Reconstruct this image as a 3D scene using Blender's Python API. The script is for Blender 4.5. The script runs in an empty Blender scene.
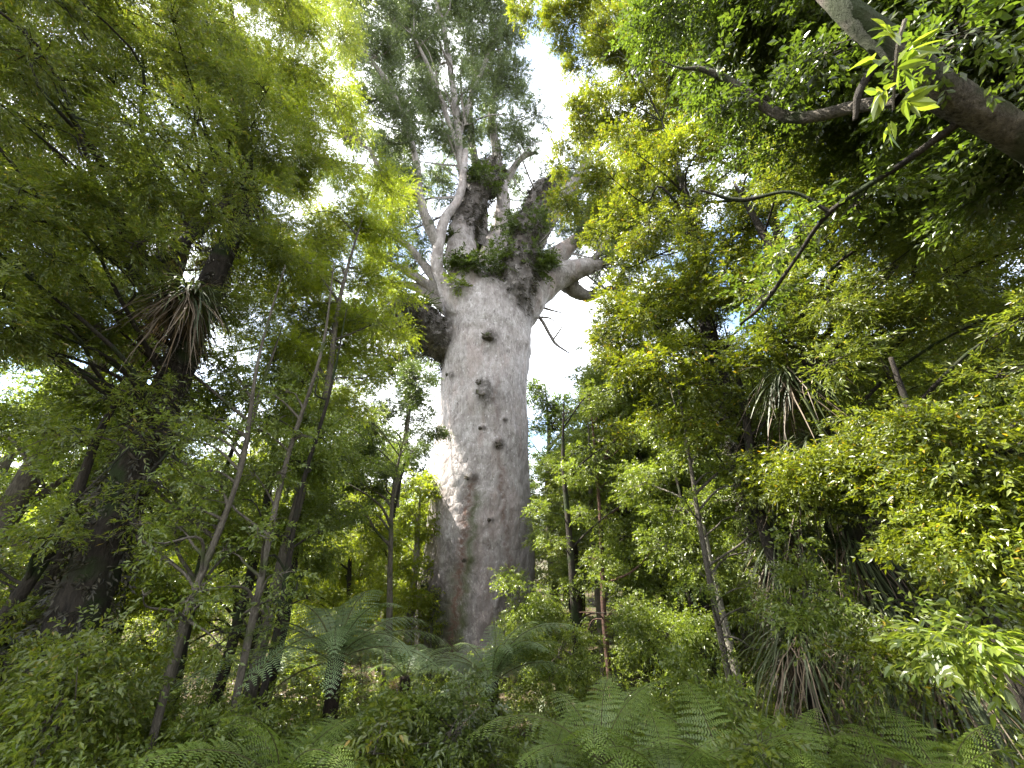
import bpy, math
from mathutils import noise as mnoise
import numpy as np
from mathutils import Vector

# ------------------------------------------------------------------ camera, sky, sun, exposure
C = bpy.context.scene
COL = C.collection
W_PX, H_PX, F_PX, PITCH, EYE = 1024, 768, 385.0, math.radians(23.0), 1.7
cam_d = bpy.data.cameras.new('camera'); cam = bpy.data.objects.new('camera', cam_d); COL.objects.link(cam)
cam_d.sensor_width = 36.0; cam_d.lens = F_PX / W_PX * 36.0
cam_d.clip_start = 0.05; cam_d.clip_end = 3000
cam.location = (0, 0, EYE); cam.rotation_euler = (math.radians(90) + PITCH, 0, 0)
C.camera = cam

TO_SUN = Vector((-0.52, 0.095, 0.85)).normalized()
SUN_EL = math.asin(TO_SUN.z); SUN_AZ = math.atan2(TO_SUN.x, TO_SUN.y)
world = bpy.data.worlds.new('World'); C.world = world; world.use_nodes = True
wn, wl = world.node_tree.nodes, world.node_tree.links
wn.clear()
wo = wn.new('ShaderNodeOutputWorld'); bg = wn.new('ShaderNodeBackground')
sky = wn.new('ShaderNodeTexSky'); sky.sky_type = 'NISHITA'; sky.sun_disc = False
sky.sun_elevation = SUN_EL; sky.sun_rotation = SUN_AZ
tc = wn.new('ShaderNodeTexCoord')
nz = wn.new('ShaderNodeTexNoise'); nz.inputs['Scale'].default_value = 2.6; nz.inputs['Detail'].default_value = 6
rp = wn.new('ShaderNodeValToRGB'); rp.color_ramp.elements[0].position = 0.37; rp.color_ramp.elements[1].position = 0.57
mx = wn.new('ShaderNodeMix'); mx.data_type = 'RGBA'
mx.inputs[7].default_value = (8.0, 8.1, 8.3, 1)          # bright sunlit cloud
wl.new(tc.outputs['Generated'], nz.inputs['Vector']); wl.new(nz.outputs['Fac'], rp.inputs['Fac'])
wl.new(rp.outputs['Color'], mx.inputs[0]); wl.new(sky.outputs['Color'], mx.inputs[6])
wl.new(mx.outputs[2], bg.inputs['Color']); wl.new(bg.outputs[0], wo.inputs[0])
bg.inputs['Strength'].default_value = 0.085

sun_d = bpy.data.lights.new('sun', 'SUN'); sun = bpy.data.objects.new('sun', sun_d); COL.objects.link(sun)
sun_d.energy = 5.0; sun_d.angle = math.radians(0.5); sun_d.color = (1.0, 0.94, 0.84)
sun.rotation_euler = TO_SUN.to_track_quat('Z', 'Y').to_euler()
sun.location = (-30, 10, 60)

C.view_settings.view_transform = 'Standard'; C.view_settings.look = 'None'
C.view_settings.gamma = 1.0; C.view_settings.use_curve_mapping = False
C.view_settings.exposure = 2.98
cy = C.cycles
cy.use_adaptive_sampling = False; cy.max_bounces = 8; cy.diffuse_bounces = 5; cy.glossy_bounces = 2; cy.transmission_bounces = 5; cy.transparent_max_bounces = 8
cy.sample_clamp_indirect = 6.0; cy.caustics_reflective = False; cy.caustics_refractive = False

# ------------------------------------------------------------------ coordinates
cp, sp = math.cos(PITCH), math.sin(PITCH)
def ray(px, py):
    r, u = (px - W_PX / 2) / F_PX, -(py - H_PX / 2) / F_PX
    return np.array([r, cp - u * sp, sp + u * cp])
CAM = np.array([0, 0, EYE])
def P(px, py, R):                       # the point seen at a pixel, R metres away along the ground
    d = ray(px, py); return CAM + d * (R / math.hypot(d[0], d[1]))
def Q(px, py, dist):                    # the point seen at a pixel, dist metres away in a straight line
    d = ray(px, py); return CAM + d / np.linalg.norm(d) * dist
def m_per_px(p):                        # metres covered by a pixel at a point
    v = p - CAM; return (v[1] * cp + v[2] * sp) / F_PX
def ground_z(x, y):
    x = np.asarray(x, float); y = np.asarray(y, float)
    t = np.clip((y - 1.5) / 13.0, 0, 1); t = t * t * (3 - 2 * t)
    return -2.3 * t + 0.12 * np.sin(x * 0.7 + 1.3) * np.cos(y * 0.55) + 0.07 * np.sin(x * 1.9 - y * 1.3) + 0.015 * np.maximum(np.hypot(x, y) - 25, 0)

# ------------------------------------------------------------------ mesh helpers
def nrm(v):
    return v / np.maximum(np.linalg.norm(v, axis=-1, keepdims=True), 1e-9)

class MB:                               # gathers quads into one mesh
    def __init__(s): s.v, s.f, s.m, s.n = [], [], [], 0; s.attr = {}
    def add(s, v, f, m=0):
        v = np.asarray(v, np.float32).reshape(-1, 3); f = np.asarray(f, np.int64).reshape(-1, 4)
        s.v.append(v); s.f.append(f + s.n); s.m.append(np.full(len(f), m, np.int32)); s.n += len(v)
    def mesh(s, name, mats, smooth=True, origin=(0, 0, 0)):
        v = np.concatenate(s.v) - np.asarray(origin, np.float32); f = np.concatenate(s.f).astype(np.int32); mi = np.concatenate(s.m)
        me = bpy.data.meshes.new(name)
        me.vertices.add(len(v)); me.vertices.foreach_set('co', v.ravel())
        me.loops.add(f.size); me.loops.foreach_set('vertex_index', f.ravel())
        me.polygons.add(len(f)); me.polygons.foreach_set('loop_start', np.arange(0, f.size, 4, dtype=np.int32))
        me.polygons.foreach_set('material_index', mi)
        me.polygons.foreach_set('use_smooth', np.full(len(f), smooth))
        for k, a in s.attr.items():
            at = me.attributes.new(k, 'FLOAT', 'POINT'); at.data.foreach_set('value', np.asarray(a, np.float32))
        for m in mats: me.materials.append(m)
        me.update(calc_edges=True)
        return me

def link(name, me, parent=None, loc=(0, 0, 0)):
    o = bpy.data.objects.new(name, me); COL.objects.link(o); o.location = loc
    if parent: o.parent = parent
    return o
def tag(o, label=None, cat=None, group=None, kind=None):
    if label: o['label'] = label
    if cat: o['category'] = cat
    if group: o['group'] = group
    if kind: o['kind'] = kind
    return o
def thing(name, label, cat, loc, group=None):
    o = bpy.data.objects.new(name, None); COL.objects.link(o); o.location = tuple(loc); o.empty_display_size = 0.2
    return tag(o, label, cat, group)
def copy_tree(o, parent=None):
    c = o.copy(); COL.objects.link(c)
    if parent: c.parent = parent
    for ch in list(o.children): copy_tree(ch, c)
    return c

def spline(pts, n):                     # Catmull-Rom through the points (extra columns ride along)
    p = np.asarray(pts, float)
    if len(p) == 2:
        t = np.linspace(0, 1, n)[:, None]; return p[0] * (1 - t) + p[1] * t
    q = np.vstack([2 * p[0] - p[1], p, 2 * p[-1] - p[-2]])
    out = []
    for t in np.linspace(0, len(p) - 1 - 1e-6, n):
        i = int(t); u = t - i; a, b, c, d = q[i:i + 4]
        out.append(0.5 * (2 * b + (c - a) * u + (2 * a - 5 * b + 4 * c - d) * u * u + (3 * b - a - 3 * c + d) * u ** 3))
    return np.array(out)

def tube(mb, pts, rad, sides=10, n=None, rough=0.0, rng=None, mat=0, cap=True, cap0=False):
    pts = np.asarray(pts, float); rad = np.asarray(rad, float)
    n = n or max(6, 5 * len(pts))
    s = spline(np.hstack([pts, rad[:, None]]), n); c, r = s[:, :3], np.maximum(s[:, 3], 0.002)
    T = nrm(np.gradient(c, axis=0))
    U = np.zeros_like(T); ref = np.array([0, 1.0, 0]) if abs(T[0][1]) < 0.8 else np.array([1.0, 0, 0])
    u = nrm(np.cross(ref, T[0])); 
    for i in range(n):
        u = nrm(u - T[i] * np.dot(u, T[i])); U[i] = u
    Vv = np.cross(T, U)
    a = np.linspace(0, 2 * np.pi, sides, endpoint=False)
    rr = np.repeat(r[:, None], sides, 1)
    if rough and rng is not None:
        k1, k2, k3 = rng.uniform(0, 6.28, 3)
        zz = np.linspace(0, n * 0.9, n)[:, None]
        rr = rr * (1 + rough * (np.sin(2 * a + zz * 0.31 + k1) * 0.6 + np.sin(3 * a - zz * 0.53 + k2) * 0.5 + 0.5 * np.sin(5 * a + zz * 0.9 + k3)) + rough * 0.5 * rng.normal(size=rr.shape))
    ring = c[:, None] + rr[..., None] * (np.cos(a)[None, :, None] * U[:, None] + np.sin(a)[None, :, None] * Vv[:, None])
    v = ring.reshape(-1, 3)
    i = np.arange(n - 1)[:, None] * sides; j = np.arange(sides)[None]; jn = (j + 1) % sides
    f = np.stack([i + j, i + jn, i + sides + jn, i + sides + j], -1).reshape(-1, 4)
    if cap:
        e = len(v); v = np.vstack([v, c[-1] + T[-1] * r[-1] * 0.5])
        b = (n - 1) * sides; jj = np.arange(0, sides, 2)
        f = np.vstack([f, np.stack([b + jj, b + (jj + 1) % sides, b + (jj + 2) % sides, np.full_like(jj, e)], -1)])
    if cap0:
        e = len(v); v = np.vstack([v, c[0] - T[0] * r[0] * 0.3]); jj = np.arange(0, sides, 2)
        f = np.vstack([f, np.stack([(jj + 2) % sides, (jj + 1) % sides, jj, np.full_like(jj, e)], -1)])
    mb.add(v, f, mat)
    return c, r

def strands(mb, p0, p1, r, bend, rng, mat=1):   # many thin three-sided twigs at once
    N = len(p0); S = 4
    t = np.linspace(0, 1, S)[None, :, None]
    mid = (p0 + p1) / 2 + rng.normal(size=p0.shape) * bend * np.linalg.norm(p1 - p0, axis=1, keepdims=True)
    c = (1 - t) ** 2 * p0[:, None] + 2 * t * (1 - t) * mid[:, None] + t * t * p1[:, None]
    T = nrm(p1 - p0); U = nrm(np.cross(T, nrm(rng.normal(size=T.shape)))); V_ = np.cross(T, U)
    rr = np.asarray(r).reshape(-1, 1) * np.linspace(1, 0.3, S)[None]
    a = np.array([0, 2.094, 4.189])
    ring = c[:, :, None] + rr[:, :, None, None] * (np.cos(a)[None, None, :, None] * U[:, None, None] + np.sin(a)[None, None, :, None] * V_[:, None, None])
    v = ring.reshape(-1, 3)
    base = (np.arange(N) * S * 3)[:, None, None]; i = (np.arange(S - 1) * 3)[None, :, None]; j = np.arange(3)[None, None]
    f = np.stack([base + i + j, base + i + (j + 1) % 3, base + i + 3 + (j + 1) % 3, base + i + 3 + j], -1).reshape(-1, 4)
    mb.add(v, f, mat)

UP = np.array([0, 0, 1.0])
def sprays(mb, pos, dirs, st, rng, mat=0):      # leafy sprigs: k leaves set along a short twig
    N, k = len(pos), st['k']
    T = nrm(dirs); S = nrm(np.cross(T, UP + rng.normal(size=T.shape) * st.get('roll', 0.5))); Nn = np.cross(S, T)
    L = st['twig'] * rng.uniform(0.6, 1.25, (N, 1, 1))
    t = (np.arange(k) + 0.5) / k + rng.normal(size=(N, k)) * 0.04; t = t[..., None]
    side = np.where(np.arange(k) % 2 == 0, 1.0, -1.0)[None, :, None]
    base = pos[:, None] + T[:, None] * L * t - UP * (t ** 2 * L * st.get('sag', 0.3))
    a = st['ang'] * (1.1 - 0.6 * t) + rng.normal(size=t.shape) * 0.25
    d = T[:, None] * np.cos(a) + S[:, None] * side * np.sin(a) + Nn[:, None] * rng.normal(size=t.shape) * st.get('flop', 0.3) - UP * st.get('droop', 0.15)
    d = nrm(d)
    w = nrm(np.cross(d, Nn[:, None] + rng.normal(size=d.shape) * 0.45))
    ln = st['len'] * rng.uniform(0.65, 1.2, t.shape); wd = ln * st['wid'] * 0.5 * rng.uniform(0.8, 1.2, t.shape)
    nn = np.cross(w, d)
    if st.get('fancy'):                 # larger leaves near the camera: an eight-quad blade, folded along the midrib and curved
        tt = np.array([0, .2, .45, .7, 1.0]); ww = np.array([.04, .75, 1.0, .7, .03])
        mid = base[:, :, None] + d[:, :, None] * (ln[:, :, None] * tt[None, None, :, None]) - UP * (ln[:, :, None] * .22 * tt[None, None, :, None] ** 2)
        of = ww[None, None, :, None] * wd[:, :, None]
        lf_, rt = mid + w[:, :, None] * of + nn[:, :, None] * of * .3, mid - w[:, :, None] * of + nn[:, :, None] * of * .3
        v = np.stack([lf_, mid, rt], 3).reshape(-1, 3); b = (np.arange(N * k) * 15)[:, None, None]; i = (np.arange(4) * 3)[None, :, None]; j = np.arange(2)[None, None]
        mb.add(v, np.stack([b + i + j, b + i + j + 1, b + i + j + 4, b + i + j + 3], -1).reshape(-1, 4), mat); return
    m1 = base + d * ln * 0.45
    v = np.stack([base, m1 + w * wd + nn * wd * 0.25, base + d * ln - UP * ln * 0.08, m1 - w * wd + nn * wd * 0.25], 2).reshape(-1, 3)
    mb.add(v, np.arange(len(v)).reshape(-1, 4), mat)

def clump(mb, c, r, st, cover, rng, squash=0.7, origin=None):
    """foliage mass: twigs fan out from c, sprigs gather round the twig ends"""
    nt = max(9, int(9 + 7 * r))
    d = nrm(rng.normal(size=(nt, 3))); d[:, 2] *= squash; 
    ends = c + d * r * rng.uniform(0.35, 1.05, (nt, 1)); start = c + rng.normal(size=(nt, 3)) * r * 0.08
    if origin is not None: start = start * 0.6 + 0.4 * (c + (origin - c) * min(1, 0.5 * r / (np.linalg.norm(origin - c) + 1e-6)))
    strands(mb, start, ends, np.full(nt, 0.006 + 0.004 * r), 0.12, rng)
    la = st['len'] ** 2 * st['wid'] * 0.5
    ns = int(cover * math.pi * r * r * squash / (st['k'] * la * 0.5))
    wts = rng.gamma(1.6, 1, nt); wts /= wts.sum()
    ti = rng.choice(nt, ns, p=wts)
    sub = r * 0.34
    off = nrm(rng.normal(size=(ns, 3))) * (rng.uniform(0, 1, (ns, 1)) ** 0.5) * sub; off[:, 2] *= 0.75
    along = rng.uniform(0.55, 1.08, (ns, 1))
    pos = start[ti] * (1 - along) + ends[ti] * along + off
    dr = nrm(off) * 0.8 + d[ti] * 0.6 + rng.normal(size=(ns, 3)) * 0.35
    dr[:, 2] *= 0.6
    sprays(mb, pos, dr, st, rng)

# ------------------------------------------------------------------ materials
def mat_new(name):
    m = bpy.data.materials.new(name); m.use_nodes = True
    n, l = m.node_tree.nodes, m.node_tree.links; n.clear()
    return m, n, l
def leaf_mat(name, c1, c2, tr, rough=0.45, mix=0.45, old=None):
    m, n, l = mat_new(name)
    out = n.new('ShaderNodeOutputMaterial'); pb = n.new('ShaderNodeBsdfPrincipled'); tl = n.new('ShaderNodeBsdfTranslucent'); ms = n.new('ShaderNodeMixShader')
    geo = n.new('ShaderNodeNewGeometry'); r = n.new('ShaderNodeValToRGB')
    e = r.color_ramp.elements; e[0].color = (*c1, 1); e[1].color = (*c2, 1); e[1].position = 0.97
    if old:
        k = r.color_ramp.elements.new(0.996); k.color = (*old, 1)
    nz = n.new('ShaderNodeTexNoise'); nz.inputs['Scale'].default_value = 0.9; nz.inputs['Detail'].default_value = 2
    tcx = n.new('ShaderNodeTexCoord'); l.new(tcx.outputs['Object'], nz.inputs['Vector'])
    hv = n.new('ShaderNodeHueSaturation'); mr = n.new('ShaderNodeMapRange'); mr.inputs[1].default_value = 0.3; mr.inputs[2].default_value = 0.7
    mr.inputs[3].default_value = 0.7; mr.inputs[4].default_value = 1.3
    l.new(nz.outputs['Fac'], mr.inputs[0]); l.new(mr.outputs[0], hv.inputs['Value'])
    l.new(geo.outputs['Random Per Island'], r.inputs['Fac']); l.new(r.outputs['Color'], hv.inputs['Color'])
    l.new(hv.outputs['Color'], pb.inputs['Base Color']); pb.inputs['Roughness'].default_value = rough
    pb.inputs['Specular IOR Level'].default_value = 0.6
    h2 = n.new('ShaderNodeMix'); h2.data_type = 'RGBA'; h2.blend_type = 'MULTIPLY'; h2.inputs[0].default_value = 1
    h2.inputs[7].default_value = (*tr, 1); l.new(hv.outputs['Color'], h2.inputs[6]); l.new(h2.outputs[2], tl.inputs['Color'])
    ms.inputs[0].default_value = mix
    l.new(pb.outputs[0], ms.inputs[1]); l.new(tl.outputs[0], ms.inputs[2]); l.new(ms.outputs[0], out.inputs[0])
    return m
def bark_mat(name, c1, c2, moss=None, moss_amt=0.0, scale=6.0, bump=1.0):
    m, n, l = mat_new(name)
    out = n.new('ShaderNodeOutputMaterial'); pb = n.new('ShaderNodeBsdfPrincipled'); pb.inputs['Roughness'].default_value = 0.9
    pb.inputs['Specular IOR Level'].default_value = 0.2
    tcx = n.new('ShaderNodeTexCoord'); mp = n.new('ShaderNodeMapping'); mp.inputs['Scale'].default_value = (1, 1, 0.3)
    l.new(tcx.outputs['Object'], mp.inputs['Vector'])
    nz = n.new('ShaderNodeTexNoise'); nz.inputs['Scale'].default_value = scale; nz.inputs['Detail'].default_value = 10; nz.inputs['Roughness'].default_value = 0.75
    l.new(mp.outputs[0], nz.inputs['Vector'])
    nf = n.new('ShaderNodeTexNoise'); nf.inputs['Scale'].default_value = scale * 5; nf.inputs['Detail'].default_value = 6; nf.inputs['Roughness'].default_value = 0.7
    l.new(mp.outputs[0], nf.inputs['Vector'])
    av = n.new('ShaderNodeMath'); av.operation = 'ADD'; hf = n.new('ShaderNodeMath'); hf.operation = 'MULTIPLY'; hf.inputs[1].default_value = 0.5
    l.new(nz.outputs['Fac'], av.inputs[0]); l.new(nf.outputs['Fac'], av.inputs[1]); l.new(av.outputs[0], hf.inputs[0])
    r = n.new('ShaderNodeValToRGB'); e = r.color_ramp.elements; e[0].color = (*c1, 1); e[1].color = (*c2, 1); e[0].position = 0.40; e[1].position = 0.60
    l.new(hf.outputs[0], r.inputs['Fac'])
    src = r.outputs['Color']
    if moss:
        n2 = n.new('ShaderNodeTexNoise'); n2.inputs['Scale'].default_value = 1.7; n2.inputs['Detail'].default_value = 6
        l.new(tcx.outputs['Object'], n2.inputs['Vector'])
        mr = n.new('ShaderNodeMapRange'); mr.inputs[1].default_value = 0.62 - moss_amt * 0.3; mr.inputs[2].default_value = 0.70 - moss_amt * 0.25
        l.new(n2.outputs['Fac'], mr.inputs[0])
        mm = n.new('ShaderNodeMix'); mm.data_type = 'RGBA'; l.new(mr.outputs[0], mm.inputs[0]); l.new(src, mm.inputs[6]); mm.inputs[7].default_value = (*moss, 1)
        src = mm.outputs[2]
    l.new(src, pb.inputs['Base Color'])
    bp = n.new('ShaderNodeBump'); bp.inputs['Strength'].default_value = bump; bp.inputs['Distance'].default_value = 0.10
    l.new(hf.outputs[0], bp.inputs['Height']); l.new(bp.outputs[0], pb.inputs['Normal']); l.new(pb.outputs[0], out.inputs[0])
    return m

M = {}
M['leaf_fine']   = leaf_mat('leaf_fine',   (0.055, 0.085, 0.010), (0.105, 0.125, 0.016), (1.9, 1.8, 1.0), 0.4, 0.5, (0.16, 0.13, 0.02))
M['leaf_yellow'] = leaf_mat('leaf_yellow', (0.085, 0.115, 0.010), (0.130, 0.150, 0.014), (2.4, 2.4, 1.0), 0.45, 0.55, (0.2, 0.16, 0.02))  # sunlit glow partly put into the yellow colour and raised transmission
M['leaf_broad']  = leaf_mat('leaf_broad',  (0.056, 0.083, 0.008), (0.110, 0.130, 0.012), (2.1, 1.95, 0.8), 0.38, 0.45, (0.22, 0.15, 0.02))
M['leaf_dark']   = leaf_mat('leaf_dark',   (0.036, 0.053, 0.009), (0.064, 0.082, 0.013), (2.0, 2.3, 1.0), 0.35, 0.35)
M['leaf_kauri']  = leaf_mat('leaf_kauri',  (0.055, 0.080, 0.026), (0.095, 0.115, 0.042), (1.6, 1.7, 1.2), 0.42, 0.40)
M['leaf_mid']    = leaf_mat('leaf_mid',    (0.062, 0.095, 0.014), (0.120, 0.145, 0.022), (2.2, 2.2, 1.0), 0.36, 0.47)
M['fern']        = leaf_mat('fern',        (0.085, 0.135, 0.022), (0.130, 0.175, 0.034), (2.1, 2.1, 1.0), 0.42, 0.4)
M['fern_pale']   = leaf_mat('fern_pale',   (0.092, 0.135, 0.058), (0.130, 0.175, 0.072), (1.5, 1.7, 1.0), 0.45, 0.35)
M['moss']        = leaf_mat('moss', (0.014, 0.015, 0.008), (0.045, 0.038, 0.018), (1.3, 1.2, .8), 0.7, 0.2)
M['strap']       = leaf_mat('strap',       (0.030, 0.045, 0.015), (0.065, 0.080, 0.028), (1.8, 1.9, 1.0), 0.55, 0.3)
M['strap_dead']  = leaf_mat('strap_dead',  (0.055, 0.040, 0.024), (0.150, 0.110, 0.070), (1.2, 1.1, 0.9), 0.7, 0.2)
M['bark_dark']   = bark_mat('bark_dark', (0.012, 0.010, 0.008), (0.040, 0.033, 0.025), (0.02, 0.030, 0.009), 0.35)
M['bark_mid']    = bark_mat('bark_mid', (0.05, 0.042, 0.032), (0.13, 0.115, 0.09), (0.05, 0.065, 0.02), 0.2)
M['bark_mottled'] = bark_mat('bark_mottled', (0.018, 0.014, 0.010), (0.15, 0.13, 0.105), (0.025, 0.034, 0.010), 0.45, 7)
M['bark_pale']   = bark_mat('bark_pale', (0.10, 0.088, 0.07), (0.26, 0.24, 0.20), (0.07, 0.08, 0.04), 0.1)
M['bark_red']    = bark_mat('bark_red', (0.045, 0.028, 0.021), (0.125, 0.072, 0.054))
M['bark_grey']   = bark_mat('bark_grey', (0.095, 0.085, 0.076), (0.29, 0.265, 0.245), (0.06, 0.065, 0.04), 0.1, 3.0)
M['bark_moss']   = bark_mat('bark_moss', (0.020, 0.016, 0.012), (0.07, 0.055, 0.04), (0.025, 0.034, 0.010), 0.6)
M['bark_fern']   = bark_mat('bark_fern', (0.014, 0.010, 0.008), (0.05, 0.036, 0.026), None, 0, 14, 1.0)

ST = {
 'fine':   dict(k=16, twig=0.30, ang=0.75, len=0.060, wid=0.25, sag=0.25, droop=0.12),
 'yellow': dict(k=18, twig=0.32, ang=0.8,  len=0.058, wid=0.27, sag=0.2,  droop=0.08),
 'broad':  dict(k=10, twig=0.24, ang=0.95, len=0.068, wid=0.50, sag=0.25, droop=0.2),
 'mid':    dict(k=11, twig=0.20, ang=0.95, len=0.057, wid=0.40, sag=0.3, droop=0.25, flop=0.6, roll=0.9),
 'kauri':  dict(k=14, twig=0.42, ang=0.9,  len=0.15,  wid=0.28, sag=-0.15, droop=-0.1, flop=0.6, roll=1.0),
 'far':    dict(k=12, twig=0.50, ang=0.9,  len=0.17,  wid=0.42, sag=0.2,  droop=0.15),
 'big':    dict(fancy=1, k=9,  twig=0.26, ang=0.9,  len=0.078, wid=0.42, sag=0.1,  droop=0.3),
 'whorl':  dict(fancy=1, k=7,  twig=0.10, ang=1.1,  len=0.125, wid=0.42, sag=0.0,  droop=0.35),
}

# ------------------------------------------------------------------ tree builder
def limb_to(mb, tp, tr, c, rng, rmul=0.45, sides=7):
    """a limb from the trunk line (tp, tr) out to a foliage mass at c; returns where it leaves the trunk"""
    hd = np.hypot(tp[:, 0] - c[0], tp[:, 1] - c[1])
    want = c[2] - 0.55 * hd
    i = int(np.argmin(np.abs(tp[:, 2] - want) + 0.25 * hd)); i = min(max(i, len(tp) // 4), len(tp) - 1)
    s = tp[i]; L = np.linalg.norm(c - s)
    r0 = min(tr[i] * 0.75, max(0.018, rmul * 0.045 * L + 0.01))
    p1 = s + (c - s) * 0.35 + UP * L * 0.08 + rng.normal(size=3) * L * 0.07
    p2 = s + (c - s) * 0.70 + UP * L * 0.07 + rng.normal(size=3) * L * 0.07
    tube(mb, [s, p1, p2, c], [r0, r0 * 0.72, r0 * 0.45, r0 * 0.18], sides, 14, 0.04, rng)
    return p2

def tree(name, label, cat, trunk, rad, clumps, style, leaf, bark, seed, cover=2.2, group=None, squash=0.7, side_limbs=True, sides=12, rough=0.05, rmul=0.45, shaggy=False):
    """trunk: points from the ground up; clumps: (centre, radius[, cover multiplier])"""
    rng = np.random.default_rng(seed)
    trunk = np.asarray(trunk, float); base = trunk[0].copy()
    t = thing(name, label, cat, base, group)
    mb = MB(); tp, tr = tube(mb, trunk, np.asarray(rad, float), sides, 9 * len(trunk), rough, rng)
    link('trunk', mb.mesh('trunk', [bark], True, base), t)
    cm = MB(); every = 1 if len(clumps) <= 26 else 3
    for ci, cl in enumerate(clumps):
        c, r = np.asarray(cl[0], float), cl[1]; cv = cover * (cl[2] if len(cl) > 2 else 1)
        o = None
        if side_limbs and ci % every == 0:
            lm = MB(); o = limb_to(lm, tp, tr, c, rng, rmul); link('limb', lm.mesh('limb', [bark], True, base), t)
        clump(cm, c, r, ST[style], cv, rng, squash, o)
    if shaggy:
        k = 1500; ii = rng.integers(2, int(len(tp) * .75), k); dd = nrm(rng.normal(size=(k, 3)) * np.array([1, 1, .3]))
        ms_ = MB(); sprays(ms_, tp[ii] + dd * tr[ii][:, None] * .95, dd + rng.normal(size=dd.shape) * .5 - UP * .3, dict(k=8, twig=.16, ang=.8, len=.085, wid=.3, sag=.8, droop=.4), rng)
        link('climbing_moss', ms_.mesh('climbing_moss', [M['moss']], False, base), t)
    if clumps: link('crown', cm.mesh('crown', [leaf, bark], False, base), t)
    return t

def vtrunk(px, py, R, top, lean=(0, 0), wob=0.12, seed=0, n=5):
    """a trunk that stands on the ground below/above the point seen at a pixel and rises to height top"""
    p = P(px, py, R); rng = np.random.default_rng(seed + 77)
    z0 = float(ground_z(p[0], p[1])) - 0.25
    pts = []
    for i in range(n):
        f = i / (n - 1); z = z0 + (top - z0) * f
        off = rng.normal(size=2) * wob * (0 if i == 0 else 1)
        pts.append([p[0] + lean[0] * (z - p[2]) + off[0], p[1] + lean[1] * (z - p[2]) + off[1], z])
    return np.array(pts)

# ------------------------------------------------------------------ ground
def build_ground():
    a = np.concatenate([np.linspace(-400, -40, 19)[:-1], np.linspace(-40, 40, 161), np.linspace(40, 400, 19)[1:]])
    X, Y = np.meshgrid(a, a, indexing='ij'); Z = ground_z(X, Y)
    n = len(a); v = np.stack([X, Y, Z], -1).reshape(-1, 3)
    i = np.arange(n - 1)[:, None] * n; j = np.arange(n - 1)[None]
    f = np.stack([i + j, i + n + j, i + n + j + 1, i + j + 1], -1).reshape(-1, 4)
    mb = MB(); mb.add(v, f)
    m = bark_mat('forest_soil', (0.018, 0.013, 0.008), (0.075, 0.055, 0.03), (0.03, 0.042, 0.012), 0.4, 4.0, 0.8)
    tag(link('ground', mb.mesh('ground', [m])), 'dark forest soil with leaf litter', None, None, 'structure')
build_ground()

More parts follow.
